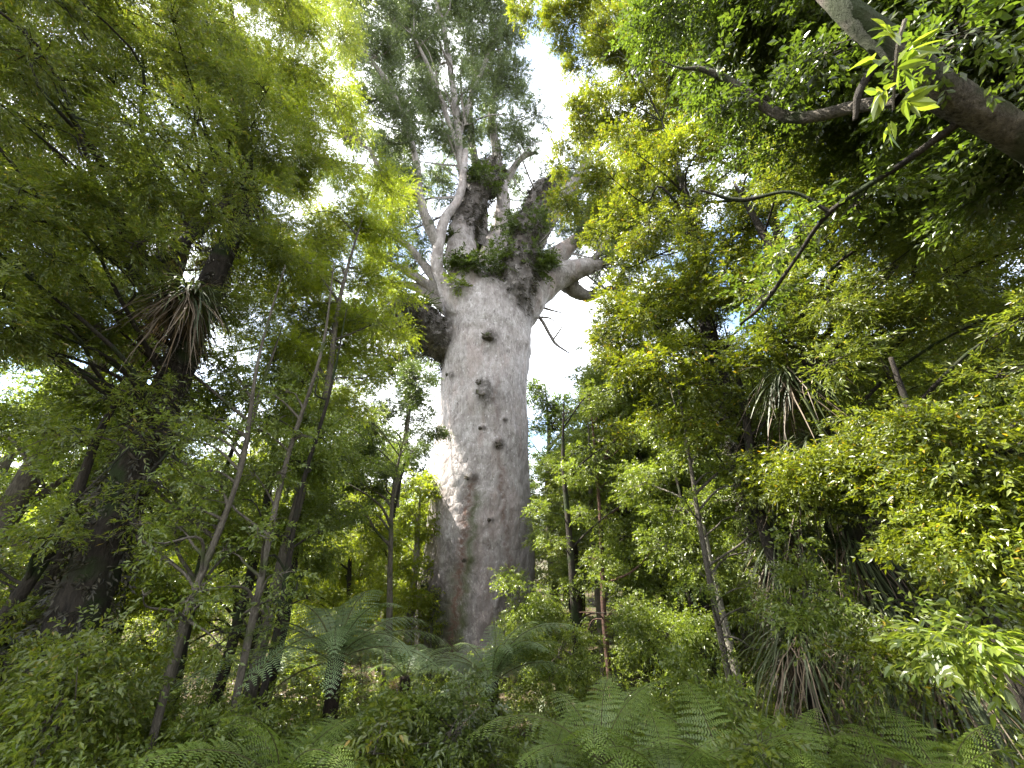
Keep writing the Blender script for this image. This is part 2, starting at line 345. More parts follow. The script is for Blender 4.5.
# ------------------------------------------------------------------ the giant kauri
KR = 18.0
def kauri():
    rng = np.random.default_rng(5)
    edges = [(690, 410, 532), (670, 414, 532), (640, 417, 532), (600, 420, 533), (550, 425, 533), (500, 430, 531), (450, 436, 528),
             (400, 441, 527), (360, 444, 529), (345, 446, 531), (328, 447, 532), (312, 450, 530), (296, 458, 521), (280, 470, 508), (266, 480, 498)]
    rows = []
    for y, xl, xr in edges:
        c = P((xl + xr) / 2, y, KR + 0.9 + 1.2); k = m_per_px(P((xl + xr) / 2, y, KR))
        rows.append([*(P((xl + xr) / 2, y, KR)), (xr - xl) / 2 * k])
    rows = np.array(rows)
    b = rows[0].copy(); b[2] = float(ground_z(b[0], b[1])) - 0.6; b[3] *= 1.06
    rows = np.vstack([b, rows])
    base = rows[0][:3].copy()
    root = thing('kauri_tree', 'giant pale grey kauri with massive trunk rising in the middle of the forest', 'tree', base)
    # the limbs: (px, py, offset in depth, width in px); the thick ones grow out of the trunk as one body
    G, MO, m = 'grey', 'mossy', 'pale'
    limbs = [
     (m, [(488, 370, 0, 70), (487, 335, 0, 74), (488, 312, .2, 60), (490, 290, .6, 44), (492, 262, 1.2, 30), (494, 240, 1.6, 18)]),
     (m, [(474, 360, -.1, 48), (464, 330, -.5, 38), (456, 306, -.7, 26), (448, 285, -.8, 16)]),
     (MO, [(480, 385, .3, 20), (460, 360, .2, 28), (440, 340, -.3, 36), (424, 322, -.8, 33), (408, 310, -1.2, 30), (394, 303, -1.5, 24)]),
     (G, [(476, 345, 0, 24), (460, 318, -.9, 24), (447, 290, -1.3, 17), (437, 264, -1.5, 13), (440, 240, -1.6, 11), (445, 218, -1.6, 10), (458, 200, -1.5, 8), (463, 180, -1.3, 8), (465, 150, -1, 6)]),
     (G, [(438, 246, -1.5, 12), (426, 218, -1.8, 10), (419, 198, -2, 9), (405, 186, -2.3, 8), (386, 178, -2.6, 6), (370, 150, -2.9, 4)]),
     (m, [(484, 335, 0, 36), (470, 300, -.9, 38), (464, 270, -.7, 34), (461, 240, -.5, 28), (467, 212, -.2, 20)]),
     (MO, [(463, 240, -.4, 20), (466, 218, -.2, 27), (474, 195, 0, 30), (484, 180, .2, 28), (494, 166, .4, 20)]),
     (MO, [(502, 335, 0, 26), (513, 298, -1.1, 34), (520, 262, -1.2, 32), (528, 230, -1.1, 29), (538, 206, -1, 27), (547, 188, -1, 25)]),
     (G, [(532, 250, -.6, 20), (548, 220, -.2, 17), (560, 202, 0, 15), (574, 184, .3, 13), (590, 160, .6, 8)]),
     (m, [(495, 335, 0, 40), (512, 312, -.2, 50), (533, 292, .1, 38), (553, 280, .3, 28), (572, 271, .4, 22), (590, 266, .6, 16), (602, 264, .8, 9)]),
     (G, [(528, 285, .8, 26), (550, 262, 1, 22), (572, 244, 1.4, 15), (592, 226, 2, 11), (614, 205, 2.4, 6)]),
     (G, [(556, 276, 1, 14), (572, 288, 1.3, 16), (586, 296, 1.6, 12), (600, 293, 2, 7), (618, 286, 2.3, 5), (640, 282, 2.6, 2.5)]),
     (G, [(590, 266, .6, 11), (604, 262, .8, 9), (618, 250, 1.1, 6), (634, 244, 1.4, 4), (652, 228, 1.6, 2)]),
     (G, [(580, 270, .5, 9), (597, 256, .4, 7), (606, 240, .4, 5), (618, 222, .6, 3)]),
     (G, [(475, 325, .2, 16), (452, 300, .2, 16), (430, 286, .8, 11), (408, 272, 1.2, 8), (386, 262, 1.6, 4)]),
     (G, [(475, 335, .4, 14), (450, 310, .4, 16), (432, 296, 1, 12), (412, 286, 1.5, 8), (390, 284, 2, 4)]),
     (G, [(468, 320, -.2, 10), (448, 296, -.9, 12), (428, 270, -1, 9), (410, 248, -1.2, 7), (392, 236, -1.4, 4)]),
     (G, [(488, 300, 1.2, 50), (494, 262, 1.6, 30), (500, 230, 1.8, 20), (503, 200, 2, 14), (498, 160, 2.2, 10), (492, 110, 2.4, 7), (505, 50, 2.6, 4)]),
     (G, [(464, 190, -1.2, 8), (460, 160, -1, 7), (458, 130, -.8, 7), (452, 80, -.5, 6), (444, 30, -.2, 5), (434, -20, 0, 3)]),
     (G, [(458, 140, -.8, 6), (470, 100, -.2, 5), (486, 60, .3, 4), (500, 20, .6, 3)]),
     (G, [(420, 200, -2, 7), (416, 160, -1.8, 6), (404, 120, -1.6, 6), (386, 80, -1.4, 5), (362, 50, -1.2, 3)]),
     (G, [(463, 165, -1, 6), (448, 120, -1, 5), (430, 70, -1, 4), (410, 30, -1, 3)]),
     (G, [(500, 190, 2, 8), (520, 160, 2.2, 6), (536, 152, 2.4, 3)]),
     (MO, [(536, 300, .2, 14), (546, 272, .2, 15), (548, 258, .2, 10)]),
     (G, [(480, 250, 1.4, 16), (482, 215, 2.2, 12), (478, 180, 2.8, 9), (470, 120, 3.2, 6), (476, 60, 3.5, 4)]),
    ]
    tips, thick, mossy = [], [], []
    body = MB()
    n = 200; s = spline(rows, n); c, r = s[:, :3], s[:, 3]
    tube(body, rows[:, :3], rows[:, 3], 72, 160, 0.012, rng, 0, True, True)
    thin = []
    for mt, pts in limbs:
        pp = [P(x, y, KR + dz) for x, y, dz, w in pts]; rd = [w * 0.5 * m_per_px(q) for q, (_, _, _, w) in zip(pp, pts)]
        if max(p_[3] for p_ in pts) >= 22:
            cc, rr_ = tube(body, pp, rd, 20, 14 * len(pp), 0.06, rng, 0, True, True); tips.append(cc)
            if mt == MO: mossy.append((cc, rr_))
        else: thin.append((mt, pp, rd))
    tmp = bpy.data.objects.new('kauri_body', body.mesh('kauri_body', [], True, base)); COL.objects.link(tmp)
    md = tmp.modifiers.new('r', 'REMESH'); md.mode = 'VOXEL'; md.voxel_size = 0.075
    sm_ = tmp.modifiers.new('s', 'SMOOTH'); sm_.factor = 0.5; sm_.iterations = 9
    dg = bpy.context.evaluated_depsgraph_get(); dg.update()
    me = bpy.data.meshes.new_from_object(tmp.evaluated_get(dg)); bpy.data.objects.remove(tmp)
    me.name = 'trunk'
    nv = len(me.vertices); v = np.empty(nv * 3, np.float32); me.vertices.foreach_get('co', v); v = v.reshape(-1, 3).astype(float) + base
    nr = np.empty(nv * 3, np.float32); me.vertices.foreach_get('normal', nr); nr = nr.reshape(-1, 3)
    zz = v[:, 2] - base[2]
    ax = np.stack([np.interp(v[:, 2], c[:, 2], c[:, 0]), np.interp(v[:, 2], c[:, 2], c[:, 1])], -1)
    A = np.arctan2(v[:, 1] - ax[:, 1], v[:, 0] - ax[:, 0])
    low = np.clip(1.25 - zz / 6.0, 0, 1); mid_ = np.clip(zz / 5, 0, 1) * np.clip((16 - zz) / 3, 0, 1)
    d = np.array([mnoise.fractal((p[0] * 1.1, p[1] * 1.1, p[2] * .5), 1.0, 2.0, 3) for p in v]) * .045
    d2 = np.array([mnoise.fractal((p[0] * 4.5, p[1] * 4.5, p[2] * 2.2), .8, 2.1, 3) for p in v]) * (.016 + .03 * low)
    d = d + d2 + mid_ * .022 * np.sin(15 * A + 1.3 * v[:, 2] + 1.5 * np.sin(.8 * v[:, 2])) * np.clip(.5 + np.sin(3 * A + .5 * v[:, 2]), 0, 1)
    d = d + low * (.10 * np.sin(4 * A + .6 * zz + .5) + .06 * np.sin(7 * A - .8 * zz))
    v = v + nr * d[:, None]
    # knots swell out of the bark; gum streaks and moss lines run down the face that looks at us
    KN = [(491, 337, 12), (484, 383, 10), (486, 395, 16), (499, 445, 10), (473, 478, 8), (433, 587, 17), (452, 375, 5), (484, 428, 4), (470, 560, 6), (505, 420, 4), (492, 520, 4)]
    vv = v - CAM; dep = vv[:, 1] * cp + vv[:, 2] * sp
    sx = W_PX / 2 + F_PX * vv[:, 0] / dep; sy = H_PX / 2 - F_PX * (-vv[:, 1] * sp + vv[:, 2] * cp) / dep
    fr0 = (v[:, 1] < ax[:, 1]) & (v[:, 2] < rows[-5][2]); scar = np.zeros(nv)
    for x, y, w in KN:
        q = np.hypot(sx - x, sy - y) / w
        v = v + nr * (fr0 * w * .010 * np.exp(-(q / .75) ** 2))[:, None]; scar += 1.2 * fr0 * np.exp(-(q / .66) ** 4)
    front = np.clip((ax[:, 1] - v[:, 1]) / 0.6, 0, 1)
    def streak(path, w):
        p = np.array(path, float); x = np.interp(sy, p[:, 1], p[:, 0]); ins = np.clip((sy - p[0, 1]) / 12, 0, 1) * (sy < p[-1, 1])
        return np.exp(-((sx - x) / w) ** 2) * ins * front
    sx = sx + 1.5 * np.sin(sy * 0.21) + 1.0 * np.sin(sy * 0.57)
    rust = streak([(474, 476), (468, 500), (463, 540), (459, 580), (453, 630), (448, 680)], 4.4) * 1.2
    rust += 0.8 * streak([(499, 455), (503, 500), (507, 545), (509, 570)], 2.6)
    rust += 0.5 * streak([(496, 370), (495, 400), (497, 450)], 2.2) + 0.4 * streak([(490, 520), (489, 560), (487, 600)], 3)
    moss = streak([(478, 485), (473, 520), (466, 580), (459, 650)], 5) * 0.8 + 0.9 * streak([(434, 590), (436, 690)], 12) + 0.5 * streak([(455, 560), (452, 660)], 6)
    dark = 0.9 * streak([(428, 560), (431, 620), (436, 690)], 9) + 0.8 * streak([(452, 530), (446, 590), (444, 640)], 8) + 0.7 * streak([(508, 560), (506, 640)], 10) + 0.5 * streak([(478, 545), (472, 600)], 4) + scar
    limbm = np.clip((v[:, 2] - P(490, 318, KR)[2]) / 1.5, 0, 1) * .8
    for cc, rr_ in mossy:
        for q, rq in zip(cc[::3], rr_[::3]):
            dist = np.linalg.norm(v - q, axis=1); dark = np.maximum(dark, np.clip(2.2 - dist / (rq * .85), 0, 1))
    me.vertices.foreach_set('co', (v - base).astype(np.float32).ravel())
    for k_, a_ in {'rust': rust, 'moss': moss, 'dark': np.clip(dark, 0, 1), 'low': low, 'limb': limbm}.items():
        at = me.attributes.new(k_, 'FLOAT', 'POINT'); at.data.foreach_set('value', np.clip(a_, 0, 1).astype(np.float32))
    me.polygons.foreach_set('use_smooth', np.ones(len(me.polygons), bool)); me.update()
    bark, nn, l = mat_new('kauri_bark')
    out = nn.new('ShaderNodeOutputMaterial'); pb = nn.new('ShaderNodeBsdfPrincipled'); pb.inputs['Roughness'].default_value = 0.85; pb.inputs['Specular IOR Level'].default_value = 0.25
    tcx = nn.new('ShaderNodeTexCoord')
    def noise(s, det=6, ro=0.6, sc=(1, 1, 1), rot=(0, 0, 0)):
        mp = nn.new('ShaderNodeMapping'); mp.inputs['Scale'].default_value = sc; mp.inputs['Rotation'].default_value = rot
        l.new(tcx.outputs['Object'], mp.inputs[0])
        x = nn.new('ShaderNodeTexNoise'); x.inputs['Scale'].default_value = s; x.inputs['Detail'].default_value = det; x.inputs['Roughness'].default_value = ro
        l.new(mp.outputs[0], x.inputs['Vector']); return x.outputs['Fac']
    def ramp(x, p0, p1, c0, c1):
        q = nn.new('ShaderNodeValToRGB'); e = q.color_ramp.elements; e[0].position = p0; e[1].position = p1; e[0].color = (*c0, 1); e[1].color = (*c1, 1)
        l.new(x, q.inputs[0]); return q.outputs[0]
    def mixc(fac, a_, b_, mode='MIX'):
        q = nn.new('ShaderNodeMix'); q.data_type = 'RGBA'; q.blend_type = mode
        if isinstance(fac, float): q.inputs[0].default_value = fac
        else: l.new(fac, q.inputs[0])
        for inp, s_ in ((q.inputs[6], a_), (q.inputs[7], b_)):
            if isinstance(s_, tuple): inp.default_value = (*s_, 1)
            else: l.new(s_, inp)
        return q.outputs[2]
    def attr(nm): 
        q = nn.new('ShaderNodeAttribute'); q.attribute_name = nm; return q.outputs['Fac']
    def math_(op, a_, b_):
        q = nn.new('ShaderNodeMath'); q.operation = op
        for inp, s_ in zip(q.inputs, (a_, b_)):
            if isinstance(s_, (int, float)): inp.default_value = s_
            else: l.new(s_, inp)
        return q.outputs[0]
    big = noise(0.55, 5); flake = noise(5.5, 7, 0.7, (1, 1, 0.4), (0.0, 0.3, 0)); pit = noise(10, 5, 0.65, (1, 1, 0.38), (0.0, 0.35, 0))
    fl = nn.new('ShaderNodeTexVoronoi'); fl.inputs['Scale'].default_value = 4.2; fl.feature = 'DISTANCE_TO_EDGE'
    mpv = nn.new('ShaderNodeMapping'); mpv.inputs['Scale'].default_value = (1, 1, 0.6); mpv.inputs['Rotation'].default_value = (0.3, 0.4, 0)
    wv = nn.new('ShaderNodeMix'); wv.data_type = 'RGBA'; wv.inputs[0].default_value = 0.12
    nv = nn.new('ShaderNodeTexNoise'); nv.inputs['Scale'].default_value = 2.5; l.new(tcx.outputs['Object'], nv.inputs['Vector'])
    l.new(tcx.outputs['Object'], wv.inputs[6]); l.new(nv.outputs['Color'], wv.inputs[7]); l.new(wv.outputs[2], mpv.inputs[0]); l.new(mpv.outputs[0], fl.inputs['Vector'])
    col = ramp(flake, 0.30, 0.72, (0.19, 0.176, 0.173), (0.45, 0.435, 0.43))
    col = mixc(ramp(big, 0.35, 0.7, (0, 0, 0), (1, 1, 1)), col, ramp(flake, 0.3, 0.7, (0.24, 0.213, 0.205), (0.41, 0.388, 0.38)))
    col = mixc(ramp(fl.outputs['Distance'], 0.0, 0.05, (0.12, 0.12, 0.12), (0, 0, 0)), col, (0.16, 0.14, 0.135))
    col = mixc(ramp(pit, 0.58, 0.70, (0, 0, 0), (0.8, 0.8, 0.8)), col, (0.09, 0.08, 0.075))
    col = mixc(ramp(noise(8, 4, .6, (1, 1, .7)), .60, .68, (0, 0, 0), (.7, .7, .7)), col, (0.56, 0.55, 0.555))
    col = mixc(math_('MULTIPLY', attr('limb'), ramp(noise(1.6, 6, .7), .38, .6, (.3, .3, .3), (1, 1, 1))), col, ramp(flake, .3, .7, (.12, .108, .098), (.30, .275, .26)))
    # shed-flake scars and weathering: broad warm, pinkish and grey patches
    col = mixc(1.0, col, ramp(noise(2.4, 7, .68, (1, 1, .45), (0, .4, 0)), .36, .60, (.78, .735, .715), (1.10, 1.08, 1.07)), 'MULTIPLY')
    col = mixc(ramp(noise(1.1, 5, .6, (1, 1, .3)), .54, .64, (0, 0, 0), (.45, .45, .45)), col, (0.30, 0.235, 0.215))
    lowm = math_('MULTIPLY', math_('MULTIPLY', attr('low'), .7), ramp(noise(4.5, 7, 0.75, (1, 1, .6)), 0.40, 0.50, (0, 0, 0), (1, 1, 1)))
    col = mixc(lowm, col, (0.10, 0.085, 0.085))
    brk = ramp(noise(4.0, 6, 0.7), 0.32, 0.5, (0.15, 0.15, 0.15), (1, 1, 1))
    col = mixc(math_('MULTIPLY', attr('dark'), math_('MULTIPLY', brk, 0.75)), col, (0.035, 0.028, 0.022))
    col = mixc(math_('MULTIPLY', attr('moss'), math_('MULTIPLY', brk, 0.95)), col, (0.06, 0.075, 0.025))
    col = mixc(math_('MULTIPLY', attr('rust'), ramp(noise(7, 6, 0.75), 0.38, 0.56, (.05, .05, .05), (.95, .95, .95))), col, (0.115, 0.068, 0.052))
    l.new(col, pb.inputs['Base Color'])
    hsum = math_('ADD', math_('MULTIPLY', flake, 0.8), math_('ADD', math_('MULTIPLY', ramp(fl.outputs['Distance'], 0, 0.12, (0, 0, 0), (1, 1, 1)), 0.12), math_('MULTIPLY', pit, -0.5)))
    bp = nn.new('ShaderNodeBump'); bp.inputs['Strength'].default_value = 0.75; bp.inputs['Distance'].default_value = 0.12
    l.new(hsum, bp.inputs['Height']); l.new(bp.outputs[0], pb.inputs['Normal']); l.new(pb.outputs[0], out.inputs[0])
    M['kauri_bark'] = bark
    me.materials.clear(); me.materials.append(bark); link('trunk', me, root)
    # burls and knots on the face
    for (x, y, w) in KN:
        kb = MB(); q = P(x, y, KR); k = m_per_px(q); ci = np.argmin(abs(c[:, 2] - q[2]))
        ang = -math.acos(max(-0.98, min(0.98, (q[0] - c[ci, 0]) / r[ci])))
        ctr = np.array([c[ci, 0] + r[ci] * math.cos(ang), c[ci, 1] + r[ci] * math.sin(ang), 0])
        ctr[2] = CAM[2] + (q[2] - CAM[2]) * math.hypot(ctr[0], ctr[1]) / KR
        th = np.linspace(0, np.pi, 14)[:, None]; ph = np.linspace(0, 2 * np.pi, 18, endpoint=False)[None]
        rad = w * k * 0.36 * (1 + 0.3 * rng.normal(size=(14, 18)) + .25 * np.sin(3 * ph + w) * np.sin(2 * th))
        vx = np.stack([ctr[0] + rad * np.sin(th) * np.cos(ph), ctr[1] + 0.7 * rad * np.sin(th) * np.sin(ph), ctr[2] + 0.8 * rad * np.cos(th) * np.ones_like(ph)], -1).reshape(-1, 3)
        ii = np.arange(13)[:, None] * 18; jj = np.arange(18)[None]
        kb.add(vx, np.stack([ii + jj, ii + 18 + jj, ii + 18 + (jj + 1) % 18, ii + (jj + 1) % 18], -1).reshape(-1, 4))
        link('knot', kb.mesh('knot', [M['bark_mid']], True, base), root)
    # limbs: (px, py, offset in depth, width in px)
    for mt, pp, rd in thin:
        lm = MB(); cc, _ = tube(lm, pp, rd, 10, 14 * len(pp), 0.08, rng)
        link('limb', lm.mesh('limb', [M['bark_moss' if mt == MO else 'bark_grey']], True, base), root); tips.append(cc)
    mm = MB()
    for cc, rr_ in mossy:               # shaggy moss and small epiphytes all over these limbs
        k = 1600; ii = rng.integers(4, len(cc), k); dd = nrm(rng.normal(size=(k, 3)))
        sprays(mm, cc[ii] + dd * rr_[ii][:, None], dd + rng.normal(size=dd.shape) * .5 - UP * .3, dict(k=8, twig=.3, ang=.8, len=.20, wid=.25, sag=.8, droop=.5), rng)
    link('moss_cover', mm.mesh('moss_cover', [M['moss']], False, base), root)
    every = np.concatenate(tips); every = every[every[:, 2] > 14.5]
    for (x, y, dz) in [(352, 120, -2), (372, 60, -1), (398, 30, 0), (425, 70, 1), (432, 10, -1), (462, 40, 2), (482, 80, 0), (508, 70, 1.5), (515, 120, 1), (532, 148, 2), (372, 215, 1), (384, 250, .5), (392, 200, 2), (404, 150, 0), (430, 130, 2.5), (476, 120, -1), (560, 165, 1), (588, 190, 1.5), (604, 232, 2), (618, 205, 2.5), (398, 232, -1), (380, 280, 1.5), (450, 60, -2), (412, 100, -2), (365, 165, 0)]:
        e = P(x, y, KR + dz); st_ = every[np.argmin(np.linalg.norm((every - e) * np.array([1, 1, .6]), axis=1) + rng.uniform(0, 3.5, len(every)))]
        L = np.linalg.norm(e - st_)
        if L < 1.0: continue
        bow = rng.normal(size=(2, 3)) * L * .09
        lm = MB(); r0 = .05 + .012 * L; cc, _ = tube(lm, [st_, st_ + (e - st_) * .33 + bow[0], st_ + (e - st_) * .68 + bow[1] + UP * L * .05, e], [r0, r0 * .7, r0 * .45, .02], 7, 26, .06, rng)
        link('limb', lm.mesh('limb', [M['bark_grey']], True, base), root); tips.append(cc)
    # bare dead twigs on the right under the pale limb
    for pts in ([(527, 308, .3, 5), (540, 318, .4, 4), (550, 335, .4, 3.4), (556, 344, .4, 3), (569, 353, .5, 1.5)], [(541, 317, .4, 2.6), (549, 318, .4, 2), (556, 322, .4, 1)], [(530, 302, .4, 4), (544, 308, .5, 3), (562, 313, .6, 1.2)], [(553, 340, .4, 2), (560, 330, .4, 1.6), (563, 324, .4, 1)]):
        lm = MB(); pp = [P(x, y, KR + dz) for x, y, dz, w in pts]
        tube(lm, pp, [w * 0.5 * m_per_px(q) for q, (_, _, _, w) in zip(pp, pts)], 6, 20, 0.05, rng)
        link('dead_branch', lm.mesh('dead_branch', [M['bark_grey']], True, base), root)
    # crown
    cm = MB(); allc = np.concatenate(tips)
    cl = [(360,20,24,-1),(392,10,28,0),(425,22,26,-.5),(452,8,24,0),(478,22,24,.5),(503,40,20,1),(378,58,26,-1),(410,55,24,0),(438,52,20,0),(470,52,22,.5),(500,78,18,1),(520,98,12,1),
          (372,100,22,-2),(402,98,24,-1),(432,98,22,-.5),(462,92,20,0),(490,115,18,1),(512,130,14,1.5),(388,140,20,-2),(418,140,20,-1),(446,140,18,-1),(474,135,14,0),(502,150,12,2),(534,152,10,2.3),
          (384,178,16,-2.5),(408,175,14,-2),(440,172,14,1),(425,225,9,1),(398,212,14,-1),(386,240,14,0),(372,265,14,1),(388,285,12,2),(592,212,18,1.5),(612,228,18,2),(574,165,14,.5),(560,178,10,1),(600,250,12,2),(630,215,14,2.5),(545,170,9,1.5),
          (395,-30,28,0),(440,-35,28,0),(485,-25,26,.5),(505,5,20,1),(350,-20,24,-1),(520,225,8,2),(505,225,8,2.5),(415,255,9,2.5)]
    for y in range(-30, 190, 26):
        for x in range(336, 548, 26):
            xx, yy = x + rng.normal() * 8, y + rng.normal() * 8
            if xx > 530 - 0.1 * yy + (25 if yy > 110 else 0) or (yy > 165 and 445 < xx < 480) or math.hypot(xx - 545, yy - 85) < 26: continue
            cl.append((xx, yy, rng.uniform(11, 19), rng.uniform(-2.5, 3)))
    for x, y in [(575, 200), (600, 195), (622, 200), (640, 215), (610, 240), (585, 235), (565, 215), (632, 236), (395, 195), (378, 205), (405, 225), (388, 258), (410, 205)]:
        cl.append((x, y, rng.uniform(9, 13), rng.uniform(.5, 2.5)))
    for y in range(185, 292, 24):
        for x in range(384, 636, 24):
            xx, yy = x + rng.normal() * 8, y + rng.normal() * 8
            if math.hypot(xx - 575, yy - 300) < 30 or math.hypot(xx - 530, yy - 180) < 14: continue
            cl.append((xx, yy, rng.uniform(9, 14), rng.uniform(1.5, 5)))
    for x, y, w, dz in [(602, 258, 11, .8), (618, 268, 12, 1.2), (600, 288, 10, 1.6), (616, 292, 11, 2), (632, 275, 11, 2), (588, 232, 13, 1), (606, 215, 15, 1), (580, 208, 14, .8), (596, 185, 15, 1), (575, 182, 12, .6), (622, 240, 13, 1.5), (628, 205, 14, 1.5), (560, 205, 9, .8), (612, 180, 14, 1.2)]:
        cl.append((x, y, w, dz))
    # finer branches springing from the limbs
    sel = allc[rng.integers(0, len(allc), 150)]; sel = sel[sel[:, 2] > 16.5]
    dv = nrm(sel - sel.mean(0) + np.array([0, 0, 6.0]) + rng.normal(size=sel.shape) * 2.5); ln = rng.uniform(1.5, 4.5, (len(sel), 1))
    strands(cm, sel, sel + dv * ln, ln[:, 0] * .022, .12, rng)
    for x, y, w, dz in cl:
        c0 = P(x, y, KR + dz); r0 = w * m_per_px(c0)
        near = allc[np.argmin(np.linalg.norm(allc - c0, axis=1))]
        strands(cm, near[None], c0[None], np.array([0.07]), 0.1, rng)
        clump(cm, c0, r0 * 1.12, ST['kauri'], 1.55, rng, 0.8, near)
    link('crown', cm.mesh('crown', [M['leaf_kauri'], M['bark_grey']], False, base), root)
kauri()

# ------------------------------------------------------------------ plants that perch on the kauri and other trees
def straps(mb, o, n, length, width, rng, grav=0.8, up=0.5, spread=1.0, seg=7, mat=0, half=None):
    az = rng.uniform(0, 2 * np.pi, n)
    d = np.stack([np.cos(az) * spread, np.sin(az) * spread, up + rng.normal(size=n) * 0.35], -1)
    if half is not None: d = d + np.asarray(half)
    d = nrm(d); L = length * rng.uniform(0.55, 1.15, (n, 1))
    s = np.linspace(0, 1, seg)[None]
    g = grav * rng.uniform(0.6, 1.4, (n, 1))
    p = np.asarray(o) + rng.normal(size=(n, 1, 3)) * length * 0.05 + d[:, None] * (s * L)[..., None] - UP * (g * s ** 2 * L)[..., None] + np.cumsum(rng.normal(size=(n, seg, 3)), 1) * length * .022
    side = nrm(np.cross(d, UP + rng.normal(size=d.shape) * 0.3))[:, None]
    w = (width * 0.5 * rng.uniform(0.7, 1.2, (n, 1)) * np.clip((1 - s) * 3, 0.04, 1) ** 0.8)[..., None]
    v = np.stack([p - side * w, p + side * w], 2).reshape(-1, 3)
    b = (np.arange(n) * seg * 2)[:, None]; i = (np.arange(seg - 1) * 2)[None]
    mb.add(v, np.stack([b + i, b + i + 1, b + i + 3, b + i + 2], -1).reshape(-1, 4), mat)

def perching(label, o, n, length, width, seed, grav=1.0, up=0.5, dead=0, dlen=1.0, group=None, half=None):
    rng = np.random.default_rng(seed); o = np.asarray(o, float)
    t = thing('perching_lily', label, 'plant', o, group)
    mb = MB(); straps(mb, (0, 0, 0), n, length, width, rng, grav, up, half=half); link('leaf_rosette', mb.mesh('leaf_rosette', [M['strap']], False), t)
    if dead:
        mb = MB(); straps(mb, (0, 0, -0.05 * length), dead, dlen, width * 0.6, rng, grav * 0.7, -0.25, 0.55, half=half); link('dead_leaf_skirt', mb.mesh('dead_leaf_skirt', [M['strap_dead']], False), t)
    return t
def bush(name, label, cat, c, r, style, leaf, seed, cover=2.5, group=None, squash=0.8):
    rng = np.random.default_rng(seed); c = np.asarray(c, float); mb = MB()
    clump(mb, c, r, ST[style], cover, rng, squash)
    o = link(name, mb.mesh(name, [leaf, M['bark_mid']], False, c), None, tuple(c)); return tag(o, label, cat, group)

K = lambda x, y, dz: P(x, y, KR + dz)
bush('perching_shrub', 'dark leafy shrub perched in the central fork of the giant kauri', 'plant', K(487, 270, -1.5), 1.7, 'far', M['leaf_dark'], 1, 3.0)
bush('perching_shrub', 'dark shrub perched on the mossy stub right of the kauri fork', 'plant', K(540, 264, -1.4), 1.1, 'far', M['leaf_dark'], 2)
bush('perching_shrub', 'dark shrub capping the broken mossy limb above the kauri fork', 'plant', K(486, 180, -.8), 1.5, 'far', M['leaf_dark'], 3, 1.6)
bush('perching_shrub', 'ragged dark shrub growing along the slanting mossy kauri limb', 'plant', K(528, 226, -1.7), 1.6, 'far', M['leaf_dark'], 4, 1.5)
bush('perching_shrub', 'small shrub beside the hollow at the foot of the left kauri limb', 'plant', K(456, 282, -1.9), 0.5, 'far', M['leaf_mid'], 5)
perching('bright green grassy tuft on the dark broken lower left kauri limb', K(421, 309, -1.3), 90, 1.5, 0.07, 6, 0.6, 0.9)
perching('drooping tuft under the tip of the dark lower left kauri limb', K(398, 312, -1.6), 70, 1.3, 0.07, 7, 1.3, 0.2, 40, 1.3)
perching('tuft of strap leaves in the gap between the two left kauri limbs', K(452, 236, -1), 70, 1.2, 0.06, 8, 0.9, 0.7)
perching('small tuft beside the dark hollow at the crook of the right kauri limb', K(553, 268, -.3), 50, 0.9, 0.06, 9, 0.9, 0.8)
perching('tuft of strap leaves high on the broken top of the slanting mossy limb', K(545, 192, -1.2), 60, 1.1, 0.06, 10, 0.9, 0.8)

# ------------------------------------------------------------------ the named trees of the clearing
HOLES = [(562, 330, 36), (575, 295, 26), (545, 85, 20), (530, 185, 16), (540, 60, 14), (412, 500, 16), (390, 415, 10), (520, 40, 14)]
def fill(x0, x1, y0, y1, step, R0, R1, seed, rk=0.72, cover=1.0, keep=None):
    """foliage masses spread through the part of the forest seen inside a frame, between R0 and R1 metres away"""
    rng = np.random.default_rng(seed); out = []
    for i, y in enumerate(np.arange(y0, y1 + 1, step)):
        for x in np.arange(x0 + (step / 2 if i % 2 else 0), x1 + 1, step):
            px, py = x + rng.normal() * step * .28, y + rng.normal() * step * .28
            if any(math.hypot(px - a, py - b) < c + step * .45 for a, b, c in HOLES): continue
            if keep and not keep(px, py): continue
            p = P(px, py, rng.uniform(R0, R1))
            if p[2] < float(ground_z(p[0], p[1])) + .3: continue
            out.append((p, step * rk * m_per_px(p) * rng.uniform(.75, 1.25), cover * rng.uniform(.6, 1.4)))
    return out
def cl(lst, default_r=1.4):             # (px, py, R, radius[, cover])
    return [(P(x, y, R), r, *rest) for x, y, R, r, *rest in lst]

# left: big dark trunk with a lily skirt
pA = vtrunk(100, 570, 7.4, 8.0, (0.0, 0.0), 0.05, 1, 5)
pA = np.vstack([pA, P(150, 262, 7.2), P(105, 170, 6.6), P(60, 100, 6.0)])
tree('dark_tree', 'dark leaning tree with the lily-draped trunk near the left edge', 'tree', pA, [.31, .26, .22, .18, .12, .08, .05, .015],
     fill(-140, 265, -75, 345, 40, 5.4, 7.6, 1, keep=lambda x, y: math.hypot(x - 188, (y - 315) * .9) > 62) + fill(60, 210, 380, 560, 40, 5.7, 6.5, 101, .45, .35), 'fine', M['leaf_fine'], M['bark_dark'], 11, 1.75, shaggy=True, rmul=.18)  # crown extended unseen past the left and top edges to block side light
